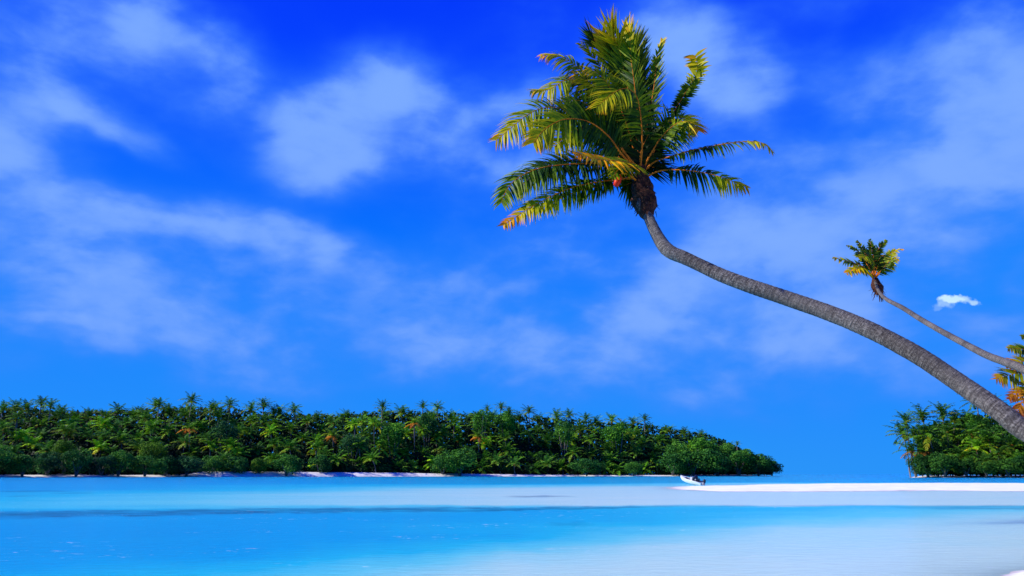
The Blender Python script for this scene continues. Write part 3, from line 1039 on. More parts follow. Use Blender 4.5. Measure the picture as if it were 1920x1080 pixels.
# shore bushes and broadleaf trees of the long island
DG = (.8, .95, 1.1, 1); MG = (1.3, 1.3, 1.1, 1); BG_ = (1.45, 1.5, .9, 1); BL = (.6, .75, 1.5, 1); OL = (1.7, 1.2, .6, 1)
for px, top, mid, hw, back, colr, desc in [
    (-20, 838, 862, 45, 5, MG, 'green shore bush cut by the left picture edge'),
    (42, 852, 874, 34, 2, MG, 'green shore bush leaning over the sand at the far left'),
    (88, 850, 870, 30, 6, BL, 'blue-green bush second from the left end of the shore'),
    (143, 842, 867, 30, 1, DG, 'tall dark round shore tree with a visible trunk'),
    (190, 850, 872, 30, 5, BL, 'greyish bush right of the tall dark round shore tree'),
    (222, 848, 870, 26, 3, MG, 'green bush above a dark trunk gap on the grey shore'),
    (272, 858, 878, 36, -1, MG, 'wide green bush reaching down to the water'),
    (310, 852, 874, 26, 4, DG, 'dark bush between the wide green bush and the beach end bush'),
    (350, 855, 875, 36, 1, BL, 'bluish bush marking the left end of the white beach'),
    (120, 822, 842, 34, 11, OL, 'olive leafy tree behind the tall dark round shore tree'),
    (285, 832, 850, 32, 10, OL, 'olive bush above the wide green shore bush'),
    (395, 855, 873, 28, 6, MG, 'low green bush at the top of the white beach'),
    (440, 858, 875, 24, 5, DG, 'low dark bush behind the left part of the white beach'),
    (537, 852, 870, 28, 1, MG, 'rounded grey-green bush standing forward on the white beach'),
    (485, 855, 873, 16, 4, OL, 'small yellowish bush left of the rounded beach bush'),
    (862, 846, 868, 42, 2, MG, 'broad leafy bush at the right end of the white beach'),
    (830, 850, 870, 24, 5, DG, 'dark bush left of the broad leafy beach bush'),
    (1100, 862, 878, 34, -2, DG, 'low dark rounded bush at the water, middle of the right half'),
    (1188, 868, 880, 18, 0, MG, 'small shore bush right of the low dark rounded bush'),
    (1262, 850, 872, 26, 4, DG, 'dark bush at the left foot of the point thicket'),
    (1300, 844, 868, 38, 2, MG, 'broad dark green tree of the point thicket, behind the boat'),
    (1345, 842, 867, 36, 3, DG, 'dense dark tree in the middle of the point thicket'),
    (1385, 842, 867, 34, 3, MG, 'rounded green tree of the point thicket, second from its tip'),
    (1422, 852, 872, 28, 2, DG, 'dark tree dome next to the tip of the point'),
    (1447, 866, 880, 19, 2, DG, 'smallest dark bush at the very tip of the island'),
    (1320, 822, 842, 36, 16, BG_, 'bright green tree rising above the point thicket'),
    (1272, 828, 850, 28, 14, MG, 'green tree behind the left side of the point thicket'),
    (1366, 832, 850, 26, 14, MG, 'green tree behind the middle of the point thicket'),
    (903, 768, 786, 24, 44, BG_, 'bright green broadleaf tree at the skyline, left of the pair'),
    (948, 772, 790, 26, 44, BG_, 'bright green broadleaf tree at the skyline, right of the pair'),
    (798, 775, 795, 24, 40, DG, 'dark bluish broadleaf tree under the skyline palms'),
    (735, 800, 815, 36, 26, BG_, 'bright green leafy tree in the heart of the palm belt'),
    (660, 815, 833, 34, 24, BL, 'blue-green leafy tree under the yellow trunked palm'),
    (1160, 795, 812, 38, 34, BG_, 'bright green tree among the palms of the right half'),
    (1058, 792, 812, 26, 30, MG, 'green leafy tree among the palms above the dark rounded bush'),
    (415, 790, 812, 32, 30, BL, 'blue-green tree among the palms above the beach start'),
    (600, 850, 868, 26, 8, DG, 'dark thicket right of the rounded beach bush'),
]:
    make_bush(px, top, mid, hw, SHORE, back, rnd.randrange(6), colr, desc, 'leafy trees and bushes of the long island', rnd.uniform(0, 6.28))

# growth filling the wood between the stems, its shade put into the colour
def undergrowth(name, t, x0, x1, sky_t, nq, frac, label, b0=14, b1=70, seed=5):
    r_ = random.Random(seed)
    mb = MB()
    for i in range(nq):
        px = r_.uniform(x0, x1)
        back = b0 + (b1 - b0) * r_.random()
        top = tab(sky_t, px)
        lim = 889 - (889 - top) * tab(frac, back)
        y = 889 - (889 - lim) * r_.random() ** .8
        lump = noise.noise(Vector((px * .04, y * .05, back * .05)))
        if lump < -.42: continue
        Y = tab(t, px) + back
        p = at(px, y, Y)
        if p.z < .4: p.z = .4 + r_.random()
        nrm = Vector((r_.gauss(0, .6), -1 + r_.gauss(0, .5), r_.gauss(.7, .5))).normalized()
        a_ = Matrix.Rotation(r_.uniform(0, 6.28), 3, nrm) @ nrm.orthogonal().normalized()
        b_ = nrm.cross(a_)
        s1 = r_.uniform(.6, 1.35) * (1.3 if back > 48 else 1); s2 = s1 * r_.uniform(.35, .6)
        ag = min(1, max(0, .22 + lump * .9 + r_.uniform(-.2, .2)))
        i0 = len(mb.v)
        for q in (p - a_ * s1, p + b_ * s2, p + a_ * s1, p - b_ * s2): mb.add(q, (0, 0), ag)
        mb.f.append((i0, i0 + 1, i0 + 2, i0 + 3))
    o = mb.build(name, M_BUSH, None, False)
    o.color = (.30, .38, .45, 1)  # dark tint stands in for shade behind the palms
    return props(o, label, 'undergrowth', kind='stuff')


undergrowth('forest_undergrowth', SHORE, -60, 1445, SKYL, 115000, [(8, .06), (16, .20), (28, .36), (42, .56), (58, .74), (74, .87), (90, .90)], 'undergrowth, tinted dark for shade, between the palms of the long island', 10, 90)

# ---------- wooded islet on the right
for px, py, ci, kind, s, back, lab in [
    (1706, 800, 3, 'deep green', 1.3, 12, 'leftmost palm of the right islet, dark fronds reaching over the water'),
    (1716, 832, 6, 'deep green', 1.1, 4, 'low palm with brown hanging fronds at the left tip of the islet'),
    (1716, 780, 8, 'deep green', 1.2, 26, 'dark upright palm at the left end of the islet skyline'),
    (1745, 770, 7, 'deep green', 1.3, 30, 'tallest dark palm over the left end of the islet'),
    (1729, 800, 4, 'mid green', 1.35, 8, 'green palm with drooping fronds left on the islet front'),
    (1758, 802, 4, 'mid green', 1.35, 6, 'second green palm with a brown trunk on the islet front'),
    (1738, 834, 6, 'deep green', 1.1, 5, 'palm with a reddish brown skirt near the left of the islet'),
    (1782, 766, 8, 'deep green', 1.3, 30, 'dark upright palm second on the islet skyline'),
    (1800, 776, 3, 'deep green', 1.1, 28, 'dark palm behind the leafy slope of the islet'),
    (1786, 796, 2, 'mid green', 1.3, 14, 'green palm left of the leafy slope on the islet'),
    (1820, 775, 1, 'mid green', 1.2, 30, 'palm just below the leaning trunk on the islet'),
    (1846, 738, 4, 'deep green', 1.25, 44, 'dark round palm crown seen above the leaning trunk'),
    (1861, 742, 8, 'deep green', .9, 46, 'narrow dark palm right of the round crown above the trunk'),
    (1878, 748, 7, 'deep green', 1.0, 46, 'dark star-shaped palm above the leaning trunk'),
    (1890, 758, 2, 'mid green', 1.2, 38, 'green palm partly behind the leaning trunk on the islet'),
    (1838, 826, 0, 'yellow-green', 1.1, 8, 'small bright palm low in the middle of the islet'),
    (1862, 810, 2, 'mid green', 1.3, 10, 'mid green palm on a thin stem in the middle of the islet'),
    (1878, 838, 4, 'grey-green', 1.0, 6, 'young grey-green palm low on the islet'),
    (1812, 842, 2, 'mid green', 1.1, 4, 'low palm with pale arching fronds above the islet shore bush'),
    (1905, 820, 0, 'mid green', 1.3, 10, 'palm near the right picture edge below the leaning trunk'),
    (1832, 800, 3, 'mid green', 1.2, 14, 'palm in the leafy slope left of the thin stem'),
    (1850, 852, 1, 'grey-green', 1.0, 3, 'short grey-green palm close to the islet shore'),
    (1912, 850, 1, 'mid green', 1.1, 4, 'low palm at the right picture edge on the islet shore'),
    (1945, 800, 2, 'mid green', 1.2, 16, 'palm just outside the right picture edge on the islet'),
]:
    Y = tab(SHORE_R, px) + back
    s *= 1.3
    g = at(px, HORIZON - 3, Y); ctr = at(px, py + 6, Y)
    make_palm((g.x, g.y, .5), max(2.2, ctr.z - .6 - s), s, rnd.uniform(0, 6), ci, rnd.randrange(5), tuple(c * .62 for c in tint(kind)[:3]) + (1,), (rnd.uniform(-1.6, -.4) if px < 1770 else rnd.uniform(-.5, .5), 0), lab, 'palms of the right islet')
for px, top, mid, hw, back, colr, desc in [
    (1740, 852, 872, 26, 0, DG, 'dark round bush at the left foot of the islet'),
    (1772, 850, 870, 36, -1, MG, 'broad green bush on the islet shore'),
    (1812, 862, 876, 28, 0, DG, 'dark bush in the middle of the islet shore'),
    (1850, 868, 878, 26, -1, MG, 'low green bush right of the dark one on the islet shore'),
    (1890, 860, 875, 34, 0, MG, 'green bush on the islet shore near the right edge'),
    (1930, 856, 873, 34, 0, DG, 'dark bush on the islet shore cut by the right edge'),
    (1796, 805, 828, 30, 16, MG, 'leafy green slope of creepers on the left part of the islet'),
    (1842, 775, 800, 36, 30, BG_, 'bright leafy tree under the leaning trunk'),
    (1880, 795, 815, 34, 26, MG, 'leafy tree under the leaning trunk, right of the bright one'),
    (1772, 825, 845, 26, 9, BL, 'bluish leafy tree behind the broad islet bush'),
    (1850, 835, 852, 26, 14, DG, 'dark leafy tree in the middle of the islet'),
    (1718, 856, 873, 15, 1, OL, 'brownish twiggy bush at the left tip of the islet'),
]:
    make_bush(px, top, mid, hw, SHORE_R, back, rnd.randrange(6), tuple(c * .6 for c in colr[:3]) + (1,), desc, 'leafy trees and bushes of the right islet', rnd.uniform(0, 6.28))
undergrowth('islet_undergrowth', SHORE_R, 1722, 2000, [(1700, 800), (1760, 780), (1830, 765), (2000, 750)], 16000, [(0, .1), (10, .35), (25, .6), (40, .88), (60, .93)], 'undergrowth of the right islet, tinted dark for shade', 6, 50, 9)


# ------------------------------------------------------------------ the hand-placed palms
def shaped_frond(parent, pts, roll=40, L=.72, n=56, width=.036, t0=.2, droop=.8, age0=.12, age1=.5, seed=0, fwd=(.45, .95), tipage=.25,
                 ribr=.026, wind=Vector((0, 0, 0)), ragged=0.0, side_len=(1, 1), color=(1, 1, 1, 1), norm=None, prof=None):
    """pts: rachis points; roll turns the blade's upper face towards the viewer"""
    r_ = random.Random(seed)
    rach = catmull(pts, 40)
    roll = min(85, roll + 22); L *= 1.42; width *= 1.5; n = int(n * 1.0); fwd = (fwd[0] * .72, fwd[1] * .8) if norm is None else (fwd[0] * .85, fwd[1] * .92); droop *= .62 if norm is None else 1.0
    rl = R(roll)

    def nf_(t, T):
        if norm is not None: base = Vector(norm)
        else: base = Vector((0, 0, 1)) * math.cos(rl) + Vector((0, -1, 0)) * math.sin(rl)
        v_ = base - T * base.dot(T)
        if v_.length < .1:
            v_ = Vector((0, -1, .3)) - T * Vector((0, -1, .3)).dot(T)
        return v_.normalized()
    mb = MB()
    add_leaflets(mb, rach, n, L, width, t0, nf_, droop, fwd[0], fwd[1], age0, age1, r_, 4, tipage, wind=wind, ragged=ragged, side_len=side_len, prof=prof, taper=4.0)
    fr = mb.build('frond', M_NEAR, parent)
    fr.color = (color[0] * 1.05, color[1] * .97, color[2], 1)
    rb = MB()
    rb.tube(rach, [ribr * (1 - .82 * (i / 39) ** .8) * (1.25 if i < 3 else 1) for i in range(40)], 6)
    rb.build('midrib', M_RIB, fr)
    return fr


def local(pts, org): return [Vector(p) - org for p in pts]


def trunk_object(parent, org, pts, rads, n=150, sides=20, name='trunk'):
    P = catmull(pts, n)
    Rr = []
    m_ = len(rads) - 1
    for i in range(n):
        x = i / (n - 1)
        for (a, ra), (b, rb_) in zip(rads, rads[1:]):
            if x <= b: Rr.append(ra + (rb_ - ra) * (x - a) / (b - a)); break
        else: Rr.append(rads[-1][1])
    mb = MB()

    def bmp(L, a):
        ring = (L * 9.0 + .25 * math.sin(a * 1.0 + L)) % 1.0
        return 1 + .035 * (ring ** 3) + .03 * noise.noise(Vector((math.cos(a) * 1.5, math.sin(a) * 1.5, L * 2.2))) + .02 * noise.noise(Vector((math.cos(a) * 4, math.sin(a) * 4, L * 9)))
    mb.tube([p - org for p in P], Rr, sides, bump=bmp)
    return mb.build(name, M_BARK, parent)


# ---- big leaning palm
D0 = 19.0                                  # distance of the crown
tp = [(2330, 1030, 12.6), (2200, 960, 12.8), (2060, 886, 13.3), (1920, 806, 14.0), (1880, 775, 14.2), (1800, 719, 14.7), (1720, 666, 15.2), (1640, 623, 15.8), (1560, 589, 16.3),
      (1480, 561, 16.8), (1400, 534, 17.2), (1350, 515, 17.5), (1310, 496, 17.8), (1280, 482, 18.0), (1262, 475, 18.1), (1248, 465, 18.2), (1236, 448, 18.35), (1224, 425, 18.5), (1215, 404, 18.7), (1208, 375, 18.9), (1203, 345, 19.0)]
TPW = [at(*q) for q in tp]
TPW[0].z = .05
ORG = TPW[0].copy()
big = empty('coconut_palm', ORG)
props(big, 'large wind-blown palm leaning in on a long bent grey trunk over the lagoon', 'palm tree')
trunk_object(big, ORG, TPW, [(0, .25), (.10, .19), (.25, .172), (.5, .168), (.70, .155), (.78, .148), (.84, .158), (.875, .140), (.92, .125), (1, .12)], 360, 28)


def P0(px, py, dy=0.0): return at(px, py, D0 + dy) - ORG


def BF(pl, **k):
    return shaped_frond(big, [P0(*q) for q in pl], **k)


# fibre sheath under the crown: ragged fibrous bulge built from overlapping flaps
mb = MB()
shp = catmull([P0(1216, 408, -.3), P0(1212, 393, -.2), P0(1207, 372), P0(1203, 352), P0(1202, 326), P0(1201, 306)], 24)


def shb(L, a): return 1 + .22 * noise.noise(Vector((math.cos(a) * 1.6, math.sin(a) * 1.6, L * 4))) + .12 * noise.noise(Vector((math.cos(a) * 5, math.sin(a) * 5, L * 9)))


prof_r = [(0, .13), (.10, .19), (.25, .28), (.42, .31), (.6, .27), (.75, .2), (1, .07)]
rr_ = [tab(prof_r, i / 23) for i in range(24)]
mb.tube(shp, rr_, 26, bump=shb)
r_ = random.Random(3)
for k in range(60):          # torn leaf-base flaps and fibres
    a = r_.uniform(0, 6.28); u = r_.uniform(.05, .95)
    c_ = shp[int(u * 23)]
    rad = tab(prof_r, u)
    d = Vector((math.cos(a), math.sin(a), 0))
    p = c_ + d * rad * .95
    up_ = Vector((0, 0, 1))
    Lf = r_.uniform(.10, .26)
    w_ = r_.uniform(.02, .06)
    sgn = -1 if r_.random() < .7 else 1
    s_ = d.cross(up_)
    q = p + d * r_.uniform(.03, .12) + up_ * Lf * sgn * .8 + s_ * r_.uniform(-.06, .06)
    i0 = len(mb.v)
    for v_ in (p - s_ * w_, p + s_ * w_, q + s_ * w_ * .3, q - s_ * w_ * .3): mb.add(v_, (r_.random(), r_.random() * 3))
    mb.f.append((i0, i0 + 1, i0 + 2, i0 + 3))
mb.build('fibre_sheath', M_SHEATH, big)
# pale cut leaf base on the bulge
mb = MB()
mb.tube([P0(1199, 372, -.30), P0(1198, 386, -.30), P0(1203, 400, -.27)], [.035, .07, .03], 8)
mb.build('leaf_scar', M_BARK, big)
mb = MB()
mb.tube([P0(1163, 328, -.5), P0(1161, 333, -.5), P0(1158, 340, -.5), P0(1155, 347, -.5), P0(1154, 350, -.5)], [.03, .07, .085, .07, .02], 12)
mb.build('coconut', M_COCO, big)
mb = MB()
mb.tube([P0(1192, 338, -.2), P0(1178, 326, -.35), P0(1166, 326, -.5)], [.03, .02, .015], 6)
mb.build('coconut_stalk', M_RIB, big)

lowwide = lambda tt: (.6 + 1.2 * tt * (1 - tt) * 1.6) * (1 - .45 * tt ** 4)
fan = lambda tt: (.50 + .66 * tt) * (1 - .38 * tt ** 6)
C0 = (1200, 322, 0)
WL = Vector((-.22, 0, 0))
# upright plume (several fronds bunched together, blades towards the viewer); a darker colour paints shade on the back ones
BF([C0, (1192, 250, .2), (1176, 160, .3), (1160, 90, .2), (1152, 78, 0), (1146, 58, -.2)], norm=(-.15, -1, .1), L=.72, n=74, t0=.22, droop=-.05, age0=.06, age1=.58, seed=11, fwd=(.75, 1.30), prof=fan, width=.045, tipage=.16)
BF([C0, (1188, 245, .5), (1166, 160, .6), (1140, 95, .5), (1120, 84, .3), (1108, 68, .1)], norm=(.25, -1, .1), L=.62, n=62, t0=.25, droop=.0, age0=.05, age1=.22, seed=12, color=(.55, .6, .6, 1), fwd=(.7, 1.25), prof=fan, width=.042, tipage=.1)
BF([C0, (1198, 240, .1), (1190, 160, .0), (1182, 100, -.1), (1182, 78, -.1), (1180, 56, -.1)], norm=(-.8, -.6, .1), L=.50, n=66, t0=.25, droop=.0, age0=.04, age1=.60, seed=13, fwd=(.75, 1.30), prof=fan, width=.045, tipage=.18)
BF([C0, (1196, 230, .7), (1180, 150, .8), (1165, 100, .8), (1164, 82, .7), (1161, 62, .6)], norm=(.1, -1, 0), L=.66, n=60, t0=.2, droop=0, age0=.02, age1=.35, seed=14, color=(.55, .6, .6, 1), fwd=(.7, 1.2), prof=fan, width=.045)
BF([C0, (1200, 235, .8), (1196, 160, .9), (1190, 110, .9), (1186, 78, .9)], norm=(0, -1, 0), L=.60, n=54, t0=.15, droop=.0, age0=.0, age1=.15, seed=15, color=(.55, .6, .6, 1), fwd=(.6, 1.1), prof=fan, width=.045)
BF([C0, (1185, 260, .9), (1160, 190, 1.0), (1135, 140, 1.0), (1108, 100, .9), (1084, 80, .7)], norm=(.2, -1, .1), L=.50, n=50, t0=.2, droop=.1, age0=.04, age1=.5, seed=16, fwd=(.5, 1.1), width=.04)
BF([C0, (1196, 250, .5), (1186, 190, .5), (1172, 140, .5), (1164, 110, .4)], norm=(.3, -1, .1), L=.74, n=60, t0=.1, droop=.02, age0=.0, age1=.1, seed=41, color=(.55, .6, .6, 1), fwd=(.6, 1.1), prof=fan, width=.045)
# right of the plume
BF([C0, (1210, 255, -.1), (1222, 190, -.2), (1229, 140, -.2), (1232, 105, -.2), (1242, 74, -.3)], norm=(-.7, -.7, .2), L=.48, n=80, t0=.15, droop=.05, age0=.05, age1=.55, seed=17, fwd=(.55, 1.05), side_len=(1, .8), width=.036)
BF([C0, (1208, 250, .5), (1216, 190, .5), (1222, 150, .5), (1230, 115, .4)], norm=(0, -1, .1), L=.40, n=54, t0=.1, droop=.05, age0=.02, age1=.2, seed=18, color=(.55, .6, .6, 1), fwd=(.5, 1.0))  # shade of the crown core put into the leaf colour
BF([C0, (1204, 270, -.4), (1201, 215, -.7), (1192, 178, -.9), (1172, 166, -1.1), (1148, 176, -1.3), (1120, 200, -1.4)], roll=35, L=.66, n=66, t0=.28, droop=1.1, age0=.22, age1=.52, seed=19, fwd=(.35, .9), wind=Vector((-.25, 0, 0)), width=.04)
BF([(1212, 305, 0), (1238, 262, .3), (1262, 212, .5), (1281, 181, .5), (1298, 152, .5), (1308, 130, .4), (1304, 104, .3)], norm=(-.6, -.8, 0), L=.27, n=64, t0=.36, droop=.5, age0=.10, age1=.60, seed=20, fwd=(.1, .7), ragged=.10, width=.06,
   prof=lambda tt: .6 + .5 * tt)
BF([(1208, 312, 0), (1222, 285, -.2), (1240, 258, -.3), (1262, 236, -.4), (1280, 228, -.5), (1298, 232, -.6), (1310, 244, -.7)], roll=25, L=.66, n=72, t0=.30, droop=1.7, age0=.18, age1=.80, seed=21, fwd=(.35, .85), width=.038)
BF([(1210, 318, 0), (1228, 303, -.2), (1255, 294, -.4), (1293, 283, -.6), (1330, 275, -.8), (1372, 268, -1.0), (1410, 265, -1.1), (1432, 270, -1.2), (1448, 284, -1.2)], roll=15, L=.46, n=66, t0=.22, droop=1.6, age0=.12, age1=.62, seed=23, fwd=(.35, .75), ragged=.12, ribr=.024)
BF([(1210, 334, 0), (1226, 324, -.2), (1246, 319, -.3), (1280, 319, -.5), (1320, 324, -.6), (1355, 333, -.7), (1385, 345, -.8), (1402, 352, -.8)], roll=32, L=.56, n=66, t0=.24, droop=1.5, age0=.10, age1=.70, seed=24, fwd=(.3, .7), ragged=.08)
# left side
BF([(1192, 316, -.2), (1166, 290, -.6), (1142, 257, -1.0), (1111, 232, -1.3), (1081, 223, -1.5), (1051, 226, -1.7), (1021, 243, -1.8), (1000, 268, -1.9)], roll=48, L=.84, n=92, t0=.16, droop=1.1, age0=.12, age1=.62, seed=25, fwd=(.40, .85), ribr=.034, width=.042)
BF([(1194, 312, .2), (1150, 268, .1), (1100, 226, 0), (1060, 206, -.1), (1021, 202, -.2), (988, 216, -.3), (958, 240, -.3), (930, 264, -.3)], roll=38, L=.76, n=74, t0=.25, droop=1.3, age0=.12, age1=.66, seed=26, fwd=(.4, .9), width=.036)
BF([(1194, 306, .5), (1150, 230, .5), (1111, 170, .4), (1081, 151, .3), (1057, 152, .2), (1030, 168, .2), (996, 170, .1)], roll=30, L=.78, n=72, t0=.25, droop=1.5, age0=.10, age1=.62, seed=27, fwd=(.35, .85))
BF([(1196, 300, .8), (1150, 210, .8), (1102, 146, .7), (1072, 117, .6), (1046, 104, .5), (1016, 104, .4)], roll=25, L=.78, n=72, t0=.3, droop=1.5, age0=.12, age1=.70, seed=28, fwd=(.3, .9))
BF([(1190, 314, .6), (1130, 250, .7), (1080, 215, .7), (1040, 215, .6), (1000, 250, .5)], roll=40, L=.66, n=50, t0=.2, droop=.9, age0=.05, age1=.2, seed=29)
BF([(1190, 312, -.1), (1150, 255, -.3), (1120, 215, -.5), (1090, 190, -.6), (1060, 190, -.7)], roll=60, L=.62, n=54, t0=.2, droop=.5, age0=.08, age1=.4, seed=30)
BF([(1192, 318, .2), (1160, 308, 0), (1115, 306, -.2), (1070, 308, -.4), (1030, 312, -.6), (998, 320, -.7), (968, 336, -.8), (950, 356, -.9), (940, 380, -.9)], roll=28, L=.74, n=84, t0=.18, droop=1.7, age0=.10, age1=.34, seed=31, fwd=(.3, .7), width=.038)
BF([(1190, 332, .1), (1160, 336, -.1), (1111, 343, -.4), (1069, 353, -.6), (1030, 370, -.8), (997, 388, -1.0), (966, 407, -1.1), (944, 422, -1.2)], roll=35, L=.48, n=78, t0=.16, droop=1.3, age0=.14, age1=.78, seed=32, fwd=(.4, .8))
BF([(1202, 316, -.3), (1180, 305, -1.2), (1157, 302, -1.8), (1126, 299, -2.3), (1098, 293, -2.6), (1078, 288, -2.8)], roll=40, L=.46, n=52, t0=.12, droop=.85, age0=.60, age1=.80, seed=33, fwd=(.35, .9), tipage=.10, color=(1.35, 1.25, 1, 1))
BF([(1198, 320, -.2), (1178, 312, -.5), (1160, 318, -.7), (1150, 332, -.8)], roll=35, L=.30, n=30, t0=.1, droop=.9, age0=.2, age1=.3, seed=34)
# more blades filling the left of the crown and the plume
BF([(1194, 306, .3), (1160, 235, .2), (1132, 185, .1), (1100, 150, 0), (1076, 140, -.1)], roll=45, L=.62, n=60, t0=.2, droop=.6, age0=.12, age1=.62, seed=60)
BF([(1194, 300, .0), (1172, 225, -.2), (1150, 175, -.3), (1125, 140, -.4), (1100, 128, -.5)], roll=35, L=.62, n=60, t0=.2, droop=.8, age0=.08, age1=.55, seed=61)
BF([(1193, 312, -.3), (1158, 272, -.7), (1126, 245, -1.0), (1096, 240, -1.2), (1066, 252, -1.4), (1040, 275, -1.5)], roll=50, L=.66, n=60, t0=.25, droop=.8, age0=.10, age1=.55, seed=62)
BF([C0, (1204, 240, .3), (1200, 180, .3), (1196, 130, .2), (1192, 95, .2), (1190, 78, .2)], norm=(-.2, -1, .1), L=.56, n=64, t0=.15, droop=-.02, age0=.02, age1=.45, seed=63, color=(.55, .6, .6, 1), fwd=(.75, 1.3), prof=fan, width=.045)  # darkened colour stands for shade inside the plume
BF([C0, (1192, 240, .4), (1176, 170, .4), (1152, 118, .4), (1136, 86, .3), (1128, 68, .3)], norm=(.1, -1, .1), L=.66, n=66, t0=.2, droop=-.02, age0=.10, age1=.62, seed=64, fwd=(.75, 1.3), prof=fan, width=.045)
BF([(1208, 312, .1), (1226, 276, .1), (1244, 246, .1), (1262, 226, 0), (1284, 222, 0), (1302, 238, 0)], roll=40, L=.66, n=56, t0=.25, droop=1.0, age0=.14, age1=.75, seed=66)
BF([(1190, 318, .4), (1155, 300, .3), (1115, 296, .2), (1070, 300, .1), (1025, 312, 0), (992, 335, 0), (968, 362, 0)], roll=40, L=.62, n=60, t0=.2, droop=1.0, age0=.06, age1=.3, seed=68)
BF([(1190, 334, .2), (1160, 338, .1), (1118, 350, 0), (1080, 360, -.1), (1040, 378, -.2), (1005, 396, -.3)], roll=45, L=.42, n=54, t0=.16, droop=.9, age0=.1, age1=.5, seed=69)
# leaves filling the heart, inner shade painted by a darker colour
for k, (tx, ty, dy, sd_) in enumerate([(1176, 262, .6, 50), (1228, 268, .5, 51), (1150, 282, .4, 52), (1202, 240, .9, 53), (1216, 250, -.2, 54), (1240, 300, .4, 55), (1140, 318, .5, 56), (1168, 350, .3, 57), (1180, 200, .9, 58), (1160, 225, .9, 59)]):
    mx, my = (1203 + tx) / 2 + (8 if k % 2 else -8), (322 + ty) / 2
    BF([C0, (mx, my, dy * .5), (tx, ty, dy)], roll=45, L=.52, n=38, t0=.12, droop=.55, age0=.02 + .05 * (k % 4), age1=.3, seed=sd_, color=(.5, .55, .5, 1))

# ---- second, farther leaning palm
D1 = 46.0
tp = [(2330, 905, 19.0), (2180, 830, 20), (2060, 762, 21.5), (1920, 693, 24), (1890, 681, 25), (1850, 666, 27), (1815, 648, 29), (1765, 621, 32.5), (1727, 599, 35.5), (1692, 577, 39), (1665, 563, 42), (1652, 552, 44), (1645, 540, 45.4), (1640, 524, 46)]
T2 = [at(*q) for q in tp]
T2[0].z = .4
O2 = T2[0].copy()
pal2 = empty('coconut_palm', O2)
props(pal2, 'smaller palm tuft on a thin bare trunk leaning in above the big leaning trunk', 'palm tree')
trunk_object(pal2, O2, T2, [(0, .17), (.15, .125), (.4, .118), (.75, .115), (1, .085)], 260, 16)


def P2(px, py, dy=0.0): return at(px, py, D1 + dy) - O2


mb = MB()
shp = [P2(1649, 549, -.4), P2(1646, 541, -.2), P2(1643, 533), P2(1640, 522)]
mb.tube(shp, [.2, .33, .28, .16], 12, bump=shb)
for k in range(30):
    a = r_.uniform(0, 6.28)
    c_ = shp[r_.randrange(3)]
    d = Vector((math.cos(a), math.sin(a), 0))
    s_ = d.cross(Vector((0, 0, 1)))
    p = c_ + d * .22
    q = p + d * r_.uniform(.1, .35) + Vector((0, 0, r_.uniform(-.55, .15)))
    i0 = len(mb.v)
    for v_ in (p - s_ * .05, p + s_ * .05, q + s_ * .02, q - s_ * .02): mb.add(v_, (r_.random(), r_.random()))
    mb.f.append((i0, i0 + 1, i0 + 2, i0 + 3))
mb.build('fibre_sheath', M_SHEATH, pal2)
for i, (pl, roll, L, a0, a1, dr) in enumerate([
    ([(1638, 522), (1618, 500, .3), (1590, 490, .2), (1562, 483, 0)], 30, .55, .25, .7, .8),
    ([(1638, 520), (1622, 490, .5), (1606, 470, .5), (1588, 460, .4)], 30, .45, .2, .5, .5),
    ([(1639, 518), (1628, 485, .6), (1616, 465, .6), (1607, 452, .6)], 60, .42, .15, .4, .2),
    ([(1640, 518), (1638, 485, .2), (1634, 465, .2), (1631, 450, .2)], 80, .5, .1, .4, .1),
    ([(1640, 518), (1643, 485, .2), (1648, 465, .3), (1662, 451, .3)], 60, .42, .15, .45, .3),
    ([(1641, 520), (1658, 492, 0), (1672, 474, -.2), (1692, 467, -.4)], 30, .42, .3, .8, .7),
    ([(1641, 521), (1658, 500, -.3), (1670, 488, -.6), (1685, 484, -.8)], 30, .6, .3, .75, .9),
    ([(1638, 523), (1620, 508, -.4), (1600, 505, -.8), (1586, 514, -1)], 30, .55, .5, .85, .9),
    ([(1638, 523), (1625, 506, -.7), (1612, 502, -1.3), (1602, 508, -1.6)], 30, .65, .6, .8, 1.0),
    ([(1642, 522), (1656, 506, .4), (1668, 500, .7), (1676, 504, .8)], 20, .55, .2, .5, 1.0),
    ([(1638, 520), (1628, 495, -.6), (1618, 480, -1.2), (1608, 482, -1.7)], 35, .8, .08, .4, 1.0),
    ([(1640, 520), (1636, 492, -.8), (1628, 478, -1.5), (1618, 484, -2.0)], 45, .85, .15, .6, .9),
    ([(1640, 520), (1646, 494, -.6), (1652, 480, -1.2), (1660, 482, -1.6)], 40, .8, .05, .3, .9),
    ([(1640, 519), (1640, 490, .9), (1644, 472, 1.3), (1652, 468, 1.5)], 40, .75, .02, .3, .6),
    ([(1640, 519), (1630, 488, .9), (1620, 474, 1.2), (1612, 474, 1.4)], 40, .75, .02, .3, .6),
    ([(1640, 519), (1638, 500, 1.2), (1650, 488, 1.8), (1664, 490, 2.2)], 40, .75, .02, .3, .8),
]):
    shaped_frond(pal2, [P2(*q) for q in pl], roll=roll, L=L * .85, n=26, width=.085, t0=.22, droop=dr, age0=a0 * .62, age1=a1 * .85, ragged=.12, seed=100 + i, ribr=.035)

# ---- third palm, mostly outside the right edge
D2 = 36.0
B3 = Vector((at(2120, 860, D2).x, D2, .4))
T3 = [B3, at(2085, 820, D2), at(2030, 760, D2), at(1985, 712, D2), at(1968, 694, D2)]
pal3 = empty('coconut_palm', B3)
props(pal3, 'palm with drooping orange dead fronds, cut off by the right edge of the picture', 'palm tree')
trunk_object(pal3, B3, T3, [(0, .22), (.2, .17), (1, .14)], 90, 14)


def P3(px, py, dy=0.0): return at(px, py, D2 + dy) - B3


